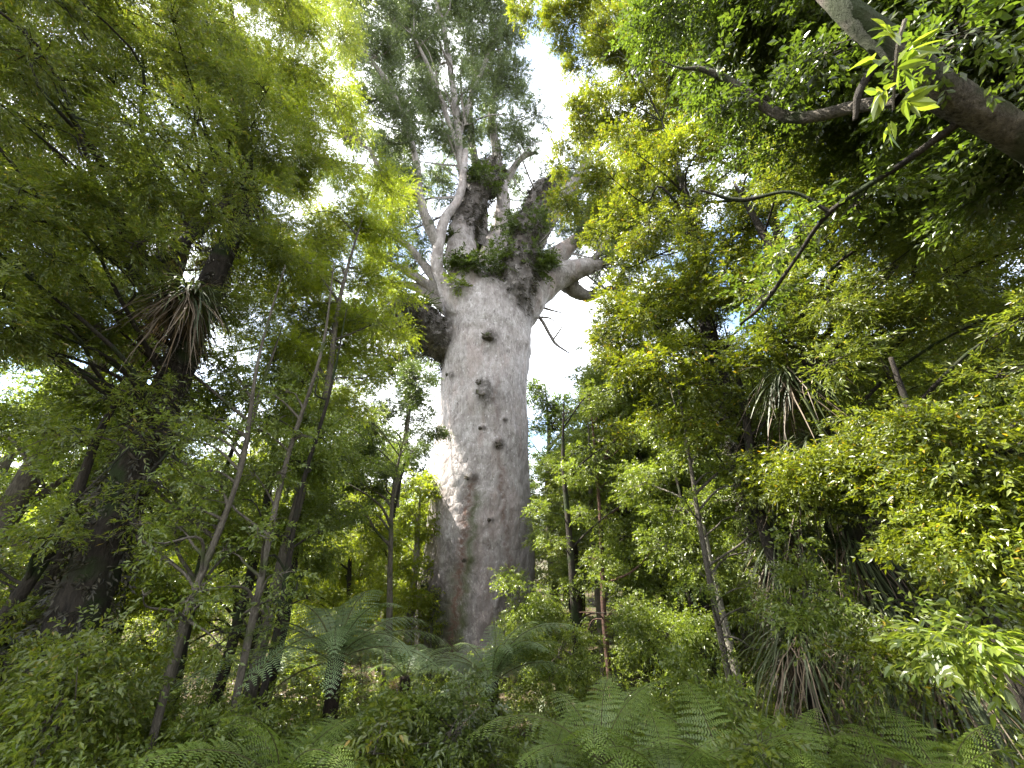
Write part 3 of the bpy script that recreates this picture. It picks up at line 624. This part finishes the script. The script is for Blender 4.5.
# left: slender tree with bright yellow-green crown beside the kauri
pB = vtrunk(258, 660, 8.0, 9.5, (0.03, 0.0), 0.07, 2)
tree('slender_tree', 'slender pale-stemmed tree carrying the bright yellow-green crown beside the kauri', 'tree', pB, [.10, .085, .065, .04, .008],
     fill(235, 405, 240, 425, 36, 8.2, 11, 102, .75, 1.0) + fill(255, 400, -10, 390, 36, 7.6, 9.8, 2, .75, .9, keep=lambda x, y: x < (335 + .38 * min(y, 170))), 'yellow', M['leaf_yellow'], M['bark_mid'], 12, 1.35, rmul=.25)
# left understorey
pC = vtrunk(183, 650, 7.2, 5.5, (0.02, 0.0), 0.06, 3)
tree('slender_tree', 'slender pale tree leaning beside the big dark trunk on the left', 'tree', pC, [.07, .06, .045, .03, .006],
     fill(60, 340, 350, 545, 40, 6.4, 9.4, 3), 'mid', M['leaf_mid'], M['bark_mid'], 13, 1.2, rmul=.2)
pD = vtrunk(20, 490, 11, 11, (0.05, 0), 0.2, 4)
tree('forked_tree', 'forked brown tree seen through gaps at the far left edge', 'tree', pD, [.22, .19, .15, .1, .02],
     fill(-15, 180, 180, 620, 42, 10, 13, 4), 'mid', M['leaf_mid'], M['bark_mid'], 14, 1.3)
pE = vtrunk(390, 590, 12.5, 5.2, (-.03, 0), 0.08, 5)
tree('young_tree', 'young dark-leaved tree left of the kauri with sky behind it', 'tree', pE, [.11, .09, .07, .05, .01],
     fill(322, 432, 375, 520, 26, 11.5, 13.8, 103), 'mid', M['leaf_dark'], M['bark_mid'], 15, 1.9)
for i, (x, y, R, r, lab) in enumerate([(190, 655, 10, .09, 'thin dark sapling stem between two pale stems on the left'), (220, 665, 9.6, .12, 'curved dark stem left of the paired pale and dark stems'),
                                       (265, 690, 8.6, .13, 'dark mossy stem hugging the slender pale tree on the left'), (235, 690, 13, .1, 'very thin far sapling behind the left pale stems')]):
    pt = vtrunk(x, y, R, 5.5 + i * .4, (0.02 * (i - 1), 0), 0.14, 20 + i)
    tree('young_tree', lab, 'tree', pt, [r * .8, r * .72, r * .6, r * .4, .01],
         cl([(x + 40, 500 + 12 * i, R + .3, .8), (x + 75, 470, R + .5, .9), (x + 10, 530, R, .7), (x + 55, 560, R + .6, .6)]), 'mid', M['leaf_mid'], M['bark_dark'], 30 + i, 1.6)

# right: broadleaf canopy tree with the lily-hung trunk
pF = vtrunk(790, 640, 8.2, 12.5, (0.0, 0.0), 0.1, 6)
tree('broadleaf_tree', 'tall broadleaf tree whose sunlit crown overhangs right of the kauri', 'tree', pF, [.23, .19, .15, .09, .02],
     fill(552, 800, -15, 340, 40, 6.8, 9.4, 5, keep=lambda x, y: x > 548 + max(0, y - 190) * .45) + cl([(522, 4, 7.6, .55), (548, 14, 7.6, .6), (530, 24, 7.8, .35), (562, 42, 7.8, .6), (580, 66, 8, .6), (590, 92, 8.2, .6), (578, 118, 8.4, .6), (562, 140, 8.6, .45), (556, 165, 8.8, .45), (600, 235, 9, .5), (622, 268, 9, .5), (610, 300, 9.2, .45), (600, 340, 9.4, .45)]) + fill(640, 800, 300, 470, 36, 6.4, 7.6, 105, .65, .9, keep=lambda x, y: math.hypot(x - 795, (y - 415) * .7) > 42), 'broad', M['leaf_broad'], M['bark_dark'], 16, 1.65, shaggy=True, rmul=.25)
pG = vtrunk(915, 600, 7.4, 8.5, (-0.06, 0.0), 0.1, 7)
tree('shade_tree', 'dark-stemmed tree with dim feathery foliage filling the right edge', 'tree', pG, [.22, .19, .15, .1, .02],
     fill(770, 1150, 110, 450, 44, 5.8, 8.2, 6, keep=lambda x, y: math.hypot(x - 795, (y - 415) * .7) > 45), 'fine', M['leaf_fine'], M['bark_dark'], 17, 1.8, rmul=.25)  # masses beyond the right edge are unseen, added to shade the corner
pH = vtrunk(730, 640, 9.4, 5.2, (-0.05, 0.0), 0.06, 8)
tree('slender_tree', 'slender speckled sapling with forked bare twigs on the right of the kauri', 'tree', pH, [.085, .07, .05, .03, .006],
     cl([(655,420,9.6,.8,.5),(690,450,9.4,.8,.5),(640,480,9.8,.8,.8),(680,510,9.6,.8,.9),(725,500,9.2,.7,.6),(660,550,9.8,.7),(710,560,9.4,.6)]), 'mid', M['leaf_mid'], M['bark_pale'], 18, 1.7)
pI = vtrunk(985, 600, 5.6, 3.6, (0, 0), 0.05, 9)
tree('young_tree', 'young tree with sunlit light green leaves low at the right edge', 'tree', pI, [.08, .07, .06, .04, .02],
     cl([(860,470,6,.75),(800,490,6.4,.7),(905,440,5.8,.7),(955,450,5.4,.7),(1005,445,5.2,.7),(900,500,5.8,.7),(950,510,5.4,.7),(1000,500,5.2,.7),(985,545,5.2,.6),(940,555,5.6,.5),(1015,550,5,.6),(760,480,6.8,.5)]), 'mid', M['leaf_broad'], M['bark_dark'], 19, 2.0)
pJ = vtrunk(600, 620, 13.5, 6.5, (0, 0), 0.08, 10)
tree('leafy_tree', 'leafy tree standing close right of the kauri, hiding its right foot', 'tree', pJ, [.13, .115, .09, .06, .01],
     fill(552, 730, 330, 570, 34, 12.4, 14.6, 7, keep=lambda x, y: x > 548 + max(0, 400 - y) * .55), 'mid', M['leaf_mid'], M['bark_mid'], 20, 1.6)
for i, (x, y, R, r, lab) in enumerate([(770, 510, 10.5, .17, 'black-stemmed tree beside the hanging lily leaves on the right'), (660, 580, 15, .16, 'dark far stem between the speckled sapling and red-barked tree'),
                                       (632, 590, 16.5, .16, 'dark straight stem just right of the red-barked tree'), (700, 600, 14.5, .15, 'dark stem behind the speckled sapling on the right'), (850, 560, 9.5, .18, 'dark stem veiled by hanging strap leaves on the right')]):
    pt = vtrunk(x, y, R, 6.5 + (i % 2), (-.02, 0), 0.12, 40 + i)
    tree('dark_stemmed_tree', lab, 'tree', pt, [r, r * .9, r * .75, r * .45, .01],
         cl([(x - 30, 400, R + .5, 1.2), (x + 25, 385, R + .4, 1.2), (x - 10, 440, R + .5, 1.1), (x + 40, 440, R, 1.0), (x - 35, 480, R + 1, 1.0), (x + 10, 500, R + 1, .9)]), 'mid', M['leaf_mid'], M['bark_dark'], 50 + i, 1.7)

tree('canopy_tree', 'tall feathery canopy tree behind the big dark left trunk', 'tree', vtrunk(60, 520, 10.5, 14, (0, 0), .15, 180), [.24, .2, .16, .1, .02],
     fill(-30, 330, -25, 330, 44, 8.6, 11.5, 181), 'fine', M['leaf_fine'], M['bark_dark'], 182, 1.45, rmul=.15)
tree('canopy_tree', 'tall broadleaf canopy tree behind the lily-hung trunk on the right', 'tree', vtrunk(880, 520, 11, 15, (0, 0), .15, 183), [.24, .2, .16, .1, .02],
     fill(610, 1160, -75, 420, 46, 9.5, 12.5, 184), 'broad', M['leaf_broad'], M['bark_dark'], 185, 2.0, rmul=.25)  # crown widened out of view, right and above, to keep side light out
for i, (x, R, h, cs_, lab) in enumerate([(392, 27, 15, [(385,315,1.4),(408,330,1.3),(425,350,1.2),(372,345,1.6),(398,362,1.6),(380,378,1.6),(412,385,1.4),(398,402,1.6),(372,410,1.8),(415,420,1.2),(385,440,1.8)], 'tree with dark flat foliage seen behind the kauri on its left side'),
                                (555, 27, 13.5, [(542,398,1.5),(560,410,1.7),(545,430,1.7),(575,430,1.8),(548,460,1.7),(580,465,1.8)], 'tree with dark flat foliage seen behind the kauri on its right side')]):
    tree('forest_tree', lab, 'tree', vtrunk(x, 560, R, h, (0, 0), .2, 60 + i), [.3, .26, .2, .12, .03], cl([(a, b, R, r) for a, b, r in cs_]) + (fill(345, 440, 310, 500, 26, R - 3, R + 1, 701, .75, .9) if x < 480 else fill(532, 600, 395, 500, 26, R - 3, R + 1, 702, .75, .9)), 'far', M['leaf_dark'], M['bark_mid'], 70 + i, 1.7, None, .5)

for i, (x, R, h, box, lf, lab) in enumerate([(125, 12.5, 4.5, (60, 185, 520, 690), 'leaf_yellow', 'sunlit yellow-green young tree behind the big dark left trunk'),
                                (235, 14, 5, (180, 300, 520, 680), 'leaf_yellow', 'sunlit yellow-green young tree glowing between the pale left stems'),
                                (345, 14.5, 5, (300, 398, 500, 660), 'leaf_yellow', 'sunlit yellow-green young tree behind the pale tree fern, left of the kauri'),
                                (385, 16.5, 8, (330, 405, 420, 560), 'leaf_mid', 'green young tree touching the left edge of the kauri trunk'),
                                (690, 11, 4.5, (620, 760, 540, 680), 'leaf_mid', 'leafy young tree closing the thicket behind the speckled sapling'),
                                (860, 8.6, 6, (790, 960, 420, 600), 'leaf_mid', 'leafy young tree behind the long hanging lily leaves'),
                                (990, 6.8, 4.5, (930, 1040, 540, 690), 'leaf_fine', 'dim young tree behind the fingered shrub at the right edge'),
                                (20, 7.6, 4.5, (-20, 60, 540, 720), 'leaf_fine', 'dim feathery young tree at the foot of the big dark left trunk')]):
    tree('young_tree', lab, 'tree', vtrunk(x, 600, R, h, (0, 0), .1, 160 + i), [.09, .075, .06, .04, .01], fill(*box[:2], *box[2:], 36, R - .9, R + 1.2, 500 + i), 'mid', M[lf], M['bark_dark'], 170 + i, 1.4)  # leaf_yellow paints the sunlit glow into the low left trees

for i, (x, y, R, r, h, bk, lab) in enumerate([(168, 690, 5.6, .036, 5.5, 'bark_mid', 'thin brown stem nearest the camera on the left, leaning right'), (238, 700, 5.8, .04, 6, 'bark_mid', 'grey stem just right of the thin pale stem, close to a dark twin'),
        (262, 690, 6.3, .042, 5.5, 'bark_dark', 'dark twin stem right of the close grey stem on the left'), (575, 600, 11, .11, 6, 'bark_dark', 'thick dark stem standing just right of the kauri'), (608, 640, 11.5, .075, 6.5, 'bark_red', 'reddish brown stem beside the thick dark stem right of the kauri'),
        (775, 540, 7.2, .10, 5.5, 'bark_dark', 'black stem in front of the hanging lilies, right of the speckled sapling'), (725, 640, 7.4, .05, 5, 'bark_mid', 'speckled stem nearest the camera on the right')]):
    pt = vtrunk(x, y, R, h, (.01 * (i % 3 - 1), 0), .05, 260 + i)
    tree('slender_tree', lab, 'tree', pt, [r, r * .9, r * .75, r * .5, .008], fill(x + 10, x + 80, 400, 500, 36, R - .2, R + .8, 270 + i, .6, .8) + fill(x - 30, x + 50, 520, 640, 40, R - .9, R + .6, 290 + i, .35, .8), 'mid', M['leaf_mid'], M[bk], 280 + i, 1.1, rmul=.2)

# overhead limb tree at the top right corner
pK = [[7.6, 2.4, -0.4], [7.3, 2.4, 2.6], Q(1130, 205, 5.4), Q(1024, 138, 4.9), Q(940, 90, 4.7), Q(880, 38, 4.8), Q(835, 0, 5.0), Q(790, -40, 5.6)]
ovt = tree('overhanging_tree', 'thick mottled trunk leaning across the top right corner', 'tree', pK, [.19, .16, .125, .105, .105, .095, .07, .04],
     [(Q(x, y, d), r, cv) for x, y, d, r, cv in [(1000,20,6.5,.9,1),(940,10,7,1,1),(870,10,7.4,1,1),(800,20,7.8,1,1),(760,60,8,.9,1),(1000,80,6.8,.9,.8),(900,70,7.6,.8,.7),(840,90,7.6,.9,.8),(790,130,8,.9,.8),(1015,180,6.4,.8,1),(960,60,7.4,.9,1),(880,140,8,.9,.9),(940,190,7.4,.8,.9),(1030,120,6.6,.8,1),(760,-30,7.6,1.1,1.2),(840,-40,7.2,1.1,1.2),(920,-40,7,1.1,1.2),(1000,-40,6.6,1.1,1.2),(1080,0,6.2,1.1,1.2),(1100,80,6,1.1,1.2),(700,-20,8,1.1,1),(830,50,5.2,.4,.7),(770,95,5.4,.35,.6),(720,75,5.6,.35,.7),(800,230,5,.35,.7),(860,200,4.8,.3,.6),(760,300,5,.35,.7),(960,35,4.4,.4,.6)]],
     'broad', M['leaf_dark'], M['bark_mottled'], 21, 1.6, side_limbs=False, sides=24, rough=0.05)
base_k = np.array(pK[0]); rk = np.random.default_rng(3)
for mt, pts in [(M['bark_mottled'], [(900, 100, 4.6, 12), (850, 108, 4.9, 12), (800, 118, 5.1, 10), (770, 110, 5.3, 9), (740, 88, 5.5, 8), (705, 70, 5.7, 5), (680, 68, 5.8, 2), (660, 60, 5.9, 1)]),
                (M['bark_dark'], [(965, 118, 4.75, 8), (900, 165, 4.6, 6), (830, 212, 4.7, 4.5), (795, 260, 4.8, 3.5), (765, 302, 4.9, 4), (740, 325, 5, 2)]),
                (M['bark_dark'], [(830, 212, 4.7, 4), (790, 192, 4.8, 3), (740, 200, 4.9, 4), (700, 190, 5, 2)]),
                (M['bark_dark'], [(880, 60, 4.8, 8), (860, 90, 4.6, 7), (855, 120, 4.5, 4)])]:
    lm = MB(); pp = [Q(x, y, d) for x, y, d, w in pts]
    tube(lm, pp, [w * .5 * m_per_px(q) for q, (_, _, _, w) in zip(pp, pts)], 12, 50, 0.06, rk)
    link('limb', lm.mesh('limb', [mt], True, base_k), ovt)
# drooping rosette of big leaves hung against the leaning trunk
mbw = MB(); rw = np.random.default_rng(8); ow = Q(893, 60, 3.6)
cs = np.array([Q(893 + dx, 60 + dy, 3.6) for dx, dy in [(0, -25), (-8, 0), (4, 8), (-6, 30), (8, 40), (-2, 60), (12, -10)]])
sprays(mbw, cs, np.array([[-.5, -.2, .1], [-1, 0, 0], [1, 0, 0], [-.8, 0, -.3], [.6, 0, -.3], [-.3, .2, -.8], [.7, .1, .2]]), ST['whorl'], rw)
tube(mbw, [Q(905, 20, 3.7), Q(897, 50, 3.6), Q(893, 110, 3.6)], [.012, .01, .006], 6, 12, 0, None, 1)
tag(link('climbing_plant', mbw.mesh('climbing_plant', [M['leaf_mid'], M['bark_mid']], False, ow), None, tuple(ow)), 'climber with large bright leaves hanging on the thick leaning trunk', 'plant')

# lily curtains on the left and right trunks
a1 = P(188, 292, 6.7)
perching('lily with a brown hanging skirt on the dark leaning left trunk', a1, 180, .8, .022, 61, .9, .35, 200, .95)
for k, (x, y, R, n, ln, dead, lab) in enumerate([(788, 402, 7.0, 100, .95, 60, 'silvery lily curtain hanging high on the tall broadleaf trunk'), (815, 470, 7.0, 90, 1.1, 60, 'lily curtain hanging below the silvery one on the broadleaf trunk'),
                                        (790, 560, 7.7, 90, 1.2, 60, 'long strap-leaved lily draping the middle of the broadleaf trunk'), (850, 570, 7.4, 110, 1.3, 60, 'long strap-leaved lily beside the dark stem on the right'),
                                        (885, 640, 6.8, 90, 1.2, 60, 'lily clump with pale strap leaves low on the right bank'), (935, 675, 6.2, 70, 1.1, 60, 'browning lily clump under the light green young tree'),
                                        (800, 665, 7.2, 110, 1.2, 130, 'lily with brown dead skirt at the foot of the broadleaf trunk')]):
    perching(lab, P(x, y - 25, R), int(n * 1.5), ln * .85, .022, 70 + k, 1.2, .4, int(dead * 1.5), 1.1)

# ------------------------------------------------------------------ ferns
def frond_mesh(name, L, pairs, pin, m, leaf, stalk, seed, rise=1.0, bend=1.9, minor=13):
    rng = np.random.default_rng(seed); mb = MB()
    n = 30; s = np.linspace(0, 1, n); ang = rise - bend * s ** 1.15
    dx, dz = np.cos(ang), np.sin(ang); path = np.stack([np.cumsum(dx), np.zeros(n), np.cumsum(dz)], -1) * L / n; path -= path[0]
    tube(mb, path[::3], np.linspace(.011, .002, len(path[::3])) * (L / 1.5), 5, 24, 0, None, 1)
    for k in range(pairs):
        t = 0.14 + 0.85 * (k / (pairs - 1)); i = t * (n - 1); i0 = min(int(i), n - 2); u = i - i0
        p = path[i0] * (1 - u) + path[i0 + 1] * u; T = nrm(path[i0 + 1] - path[i0]); Nn = np.array([-T[2], 0, T[0]])
        q = (t - .14) / .85; gap = .85 * L / pairs
        plen = pin * L * min(1, (q / .22 + .35)) * (1 - q) ** .75 + .012 * L
        for sd in (1, -1):
            pd = nrm(np.array([0, sd, 0]) * 1.0 + T * (.28 + .3 * q) - Nn * .10 + rng.normal(size=3) * .05)
            mm = max(3, int(minor * (plen / (pin * L)) ** .6)); f = (np.arange(mm) + .4) / mm
            c = p + pd * (f * plen)[:, None] - UP * (f ** 2 * plen * .22)[:, None]
            w = nrm(np.cross(pd, Nn)); ll = np.minimum(plen * .3, gap * .5) * (1 - f * .8) + .003
            hw = plen / mm * .33
            for s2 in (1, -1):
                e = c + (w * s2 + pd * .45) * ll[:, None]
                a = pd * hw
                v = np.stack([c - a, e - a * .5, e + a * .5, c + a], 1).reshape(-1, 3)
                mb.add(v, np.arange(len(v)).reshape(-1, 4), 0)
    return mb.mesh(name, [leaf, stalk], False)
M['stalk'] = bark_mat('stalk', (0.05, 0.05, 0.018), (0.10, 0.10, 0.035), None, 0, 14)
FR_G = [frond_mesh('frond', 1.5, 19, .27, 0, M['fern'], M['stalk'], s, 0.85 + .1 * s, 1.25 + .15 * s) for s in range(3)]
FR_P = [frond_mesh('frond', 1.8, 22, .22, 0, M['fern_pale'], M['stalk'], 5 + s, .75 + .1 * s, 1.35 + .15 * s) for s in range(3)]
FR_F = [frond_mesh('frond', 1.6, 18, .25, 0, M['fern'], M['stalk'], 9 + s, .9 + .1 * s, 1.7 + .1 * s, 7) for s in range(2)]

FR_D = frond_mesh('frond', 1.5, 19, .22, 0, M['strap_dead'], M['stalk'], 21, .35, 2.0)
def fern(name, label, o, n, scale, meshes, seed, trunk=0.0, group=None, az0=None, arc=6.283):
    rng = np.random.default_rng(seed); o = np.asarray(o, float); base = o.copy()
    if trunk: base[2] -= trunk
    t = thing(name, label, 'fern', base, group)
    if trunk:
        mb = MB(); tube(mb, [(0, 0, 0), (.03, .02, trunk * .5), (0, 0, trunk + .05)], [.13, .10, .11], 12, 40, .12, rng); link('trunk', mb.mesh('trunk', [M['bark_fern']]), t)
    for k in range(n):
        old = k % 7 == 4
        f = link('frond', FR_D if old else meshes[k % len(meshes)], t, (0, 0, trunk))
        if old: f['label'] = 'drooping browned frond'
        az = (az0 if az0 is not None else 0) + arc * k / n + rng.normal() * .16
        f.rotation_euler = (rng.normal() * .12, rng.uniform(-.45, .28), az); s = scale * rng.uniform(.75, 1.12); f.scale = (s, s, s)
    return t
def on_ground(px, py, R):
    p = P(px, py, R); p[2] = float(ground_z(p[0], p[1])); return p
def tfern(label, px, py, R, n, scale, meshes, seed):
    p = P(px, py, R); tr = p[2] - float(ground_z(p[0], p[1])) + .1
    return fern('tree_fern', label, p, n, scale, meshes, seed, max(tr, .25))
tfern('pale green tree fern left of the kauri foot, on a black trunk', 335, 662, 7.2, 18, 1.2, FR_P, 1)
tfern('pale tree fern whose fronds cross the foot of the kauri', 492, 684, 8.2, 18, 1.1, FR_P, 2)
tfern('small pale tree fern between the kauri foot and the left tree fern', 405, 680, 9.5, 12, .8, FR_P, 3)
tfern('small tree fern in shade just right of the kauri foot', 560, 690, 10.5, 12, .9, FR_F, 4)
tfern('tall brown-trunked tree fern right of the kauri beside the red bark', 574, 545, 14.5, 12, .8, FR_F, 5)
tfern('dim tree fern standing deep in the right-hand thicket', 655, 640, 11.5, 11, .9, FR_F, 6)
tfern('dim grey tree fern among the stems on the left', 255, 690, 10, 11, .8, FR_P, 7)
for k, (x, y, R, n, s, lab) in enumerate([(600, 735, 4.3, 10, .85, 'large bright fern with broad fronds at the bottom edge, right of centre'), (545, 765, 4.2, 10, .6, 'bright fern at the bottom edge below the kauri foot'),
        (725, 762, 4.4, 10, .75, 'low spreading fern at the bottom edge below the speckled sapling'), (668, 765, 4.0, 10, .55, 'low fern between the two larger bottom-edge ferns on the right'), (800, 765, 4.6, 11, .65, 'low fern under the hanging lilies at the bottom edge'),
        (285, 758, 4.8, 10, .8, 'bluish green fern at the bottom edge on the left'), (880, 765, 4.6, 11, .6, 'shaded fern at the bottom edge near the right corner'), (640, 725, 5.6, 10, .7, 'fern behind the bright bottom-edge ferns, near the thicket stems'),
        (940, 760, 4.8, 10, .6, 'shaded fern in the bottom right corner'), (390, 765, 5.2, 9, .5, 'small fern under the glossy shrub at the bottom edge')]):
    p = P(x, y, R); g = float(ground_z(p[0], p[1])); p[2] = max(g + .02, p[2] - .2)
    fern('ground_fern', lab, p, n, s, FR_G, 200 + k)

# ------------------------------------------------------------------ shrubs and strap-leaved plants near the front
bush('glossy_shrub', 'glossy broad-leaved shrub in front of the kauri foot at the bottom', 'shrub', P(452, 735, 5.0), .48, 'broad', M['leaf_dark'], 81, 2.6, squash=.9)
bush('leafy_shrub', 'pale-leaved shrub left of the glossy shrub at the bottom', 'shrub', P(402, 715, 5.4), .38, 'mid', M['leaf_mid'], 82, 2.2, squash=.9)
bush('leafy_shrub', 'low shrub with long light leaves below the left tree fern', 'shrub', P(370, 748, 4.8), .35, 'big', M['leaf_broad'], 83, 2.0, squash=.8)
bush('leafy_shrub', 'feathery young shrub standing against the right side of the kauri trunk', 'shrub', P(520, 600, 10.5), 1.0, 'mid', M['leaf_mid'], 84, 1.4, squash=1.2)
bush('leafy_shrub', 'thin shrub in the gap at the foot of the red-barked tree', 'shrub', P(560, 655, 9.5), .9, 'mid', M['leaf_mid'], 85, 1.5, squash=1.1)
bush('leafy_shrub', 'rounded small-leaved shrub below the speckled sapling', 'shrub', P(672, 640, 8.6), .9, 'mid', M['leaf_mid'], 86, 1.9, squash=1.0)
bush('leafy_shrub', 'large-leaved fingered shrub below the light green young tree', 'shrub', P(965, 640, 4.6), .5, 'big', M['leaf_mid'], 87, 1.8, squash=.6)
bush('leafy_shrub', 'thin shrub growing in front of the long hanging lily leaves', 'shrub', P(812, 590, 5.9), .5, 'mid', M['leaf_mid'], 92, 1.2, squash=1.2)
bush('leafy_shrub', 'small shrub in front of the dark lily stems, above the bottom-edge ferns', 'shrub', P(868, 655, 5.4), .45, 'mid', M['leaf_broad'], 93, 1.4, squash=1.0)
bush('leafy_shrub', 'small-leaved shrub between the bright ferns and the speckled stem on the right', 'shrub', P(700, 690, 5.6), .4, 'mid', M['leaf_mid'], 94, 1.6, squash=1.0)
bush('leafy_shrub', 'small shrub breaking up the bright ferns at the bottom edge', 'shrub', P(760, 752, 4.3), .2, 'broad', M['leaf_broad'], 95, 1.6, squash=1.0)
bush('leafy_shrub', 'dim shrub filling the bottom left corner', 'shrub', P(50, 735, 5.4), .8, 'mid', M['leaf_fine'], 88, 2.0, squash=.9)
bush('leafy_shrub', 'shrub at the foot of the slender pale trees on the left', 'shrub', P(205, 755, 5.4), .45, 'mid', M['leaf_mid'], 89, 2.0, squash=.9)
bush('leafy_shrub', 'shrub between the big dark left trunk and the first pale stem', 'shrub', P(120, 715, 6.4), .55, 'mid', M['leaf_fine'], 90, 1.8, squash=1.0)
for k, (x, y, R, n, ln, lab) in enumerate([(832, 765, 3.8, 26, .9, 'grassy strap-leaved tuft at the bottom edge below the lilies'), (1000, 750, 4.0, 60, 1.0, 'grassy tuft in the bottom right corner'),
                                           (470, 700, 7.0, 50, .9, 'dim grassy tuft at the foot of the central tree fern'), (610, 690, 8, 60, 1.0, 'grassy tuft among the thin stems right of the kauri foot'), (560, 720, 6, 40, .8, 'short grassy tuft behind the bright bottom-edge ferns')]):
    rng = np.random.default_rng(300 + k); p = P(x, y, R); g = float(ground_z(p[0], p[1])); p[2] = g
    mb = MB(); straps(mb, (0, 0, 0), n, ln, .03, rng, .9, 1.3, .8); tag(link('grass_tuft', mb.mesh('grass_tuft', [M['strap']], False), None, tuple(p)), lab, 'plant')

# undergrowth that nobody could count
def undergrowth():
    rng = np.random.default_rng(99); mb = MB(); n = 9000
    R = 4.5 + 26 * rng.uniform(0, 1, n) ** 1.3; th = rng.uniform(-1.25, 1.25, n)
    x, y = R * np.sin(th), R * np.cos(th); z = ground_z(x, y)
    h = rng.uniform(.02, 1.0, n) * np.clip((R - 4) / 6, .12, 1.5)
    pos = np.stack([x, y, z + h * .8], -1)
    k = np.hypot(x + 1.4, y - 18) > 2.6; pos = pos[k]
    for rep in range(5):
        pp = pos + rng.normal(size=pos.shape) * .16
        sprays(mb, pp, nrm(rng.normal(size=pp.shape)) + UP * .4, ST['mid'], rng)
    tag(link('undergrowth', mb.mesh('undergrowth', [M['leaf_mid']], False)), 'low leafy undergrowth covering the forest floor', None, None, 'stuff')
undergrowth()

# ------------------------------------------------------------------ the forest further back: a few kinds, copied with their parts
LIB = []
def lib_tree(k, h, cr, bark, leaf, z0):
    rng = np.random.default_rng(400 + k)
    pts = np.array([[0, 0, -.4], [.1, .05, h * .3], [-.05, .1, h * .55], [.05, 0, h * .8], [0, 0, h * .95]])
    cs = []
    nc = 26
    for i in range(nc):
        f = (i + .5) / nc; z = h * (z0 + (1 - z0) * f); rr = cr * (math.sin(math.pi * (0.15 + .8 * f)) ** .7)
        a = i * 2.4 + rng.normal() * .3; q = rng.uniform(.35, 1) * rr
        cs.append((np.array([q * math.cos(a), q * math.sin(a), z + rng.normal() * .4]), cr * rng.uniform(.32, .5)))
    t = tree('forest_tree', 'bushy green forest tree, one of the crowded background trees', 'tree', pts, [.26, .22, .19, .12, .05], cs, 'far', leaf, bark, 410 + k, 1.7, 'crowded trees of the background forest')
    return t
for k, (h, cr, bk, lf, z0) in enumerate([(11, 2.4, 'bark_mid', 'leaf_mid', .15), (13, 2.8, 'bark_dark', 'leaf_fine', .2), (9, 2.2, 'bark_pale', 'leaf_yellow', .12), (14, 2.6, 'bark_dark', 'leaf_dark', .25)]):
    LIB.append(lib_tree(k, h, cr, M[bk], M[lf], z0))
def forest():
    rng = np.random.default_rng(77); used = [0] * len(LIB); placed = []
    def put(x, y, s, kind):
        o = LIB[kind] if not used[kind] else copy_tree(LIB[kind]); used[kind] = 1
        o.location = (x, y, float(ground_z(x, y))); o.rotation_euler = (0, 0, rng.uniform(0, 6.28)); o.scale = (s, s, s * rng.uniform(.9, 1.1))
        placed.append((x, y))
    for R0, R1, n, sc in [(15, 20, 22, .85), (21, 29, 36, 1.0), (31, 48, 60, 1.15)]:
        c = 0; tries = 0
        while c < n and tries < 4000:
            tries += 1
            th = rng.uniform(-1.35, 1.35); R = rng.uniform(R0, R1); x, y = R * math.sin(th), R * math.cos(th)
            if any((x - a) ** 2 + (y - b) ** 2 < (2.2 + R * .03) ** 2 for a, b in placed): continue
            az = math.degrees(th)
            s = sc * rng.uniform(.8, 1.15)
            if R < 22 and -11 < az < 12: continue
            if -20 < az < 14: s = min(s, .62 if R < 31 else .85)
            kind = int(rng.integers(0, 4))
            if az < -10 and R < 30 and rng.uniform() < .5: kind = 2
            if -26 < x < -4 and 6 < y < 30: s = min(s, .36)
            put(x, y, s, kind); c += 1
forest()
print('FACES', sum(len(m.polygons) for m in bpy.data.meshes))
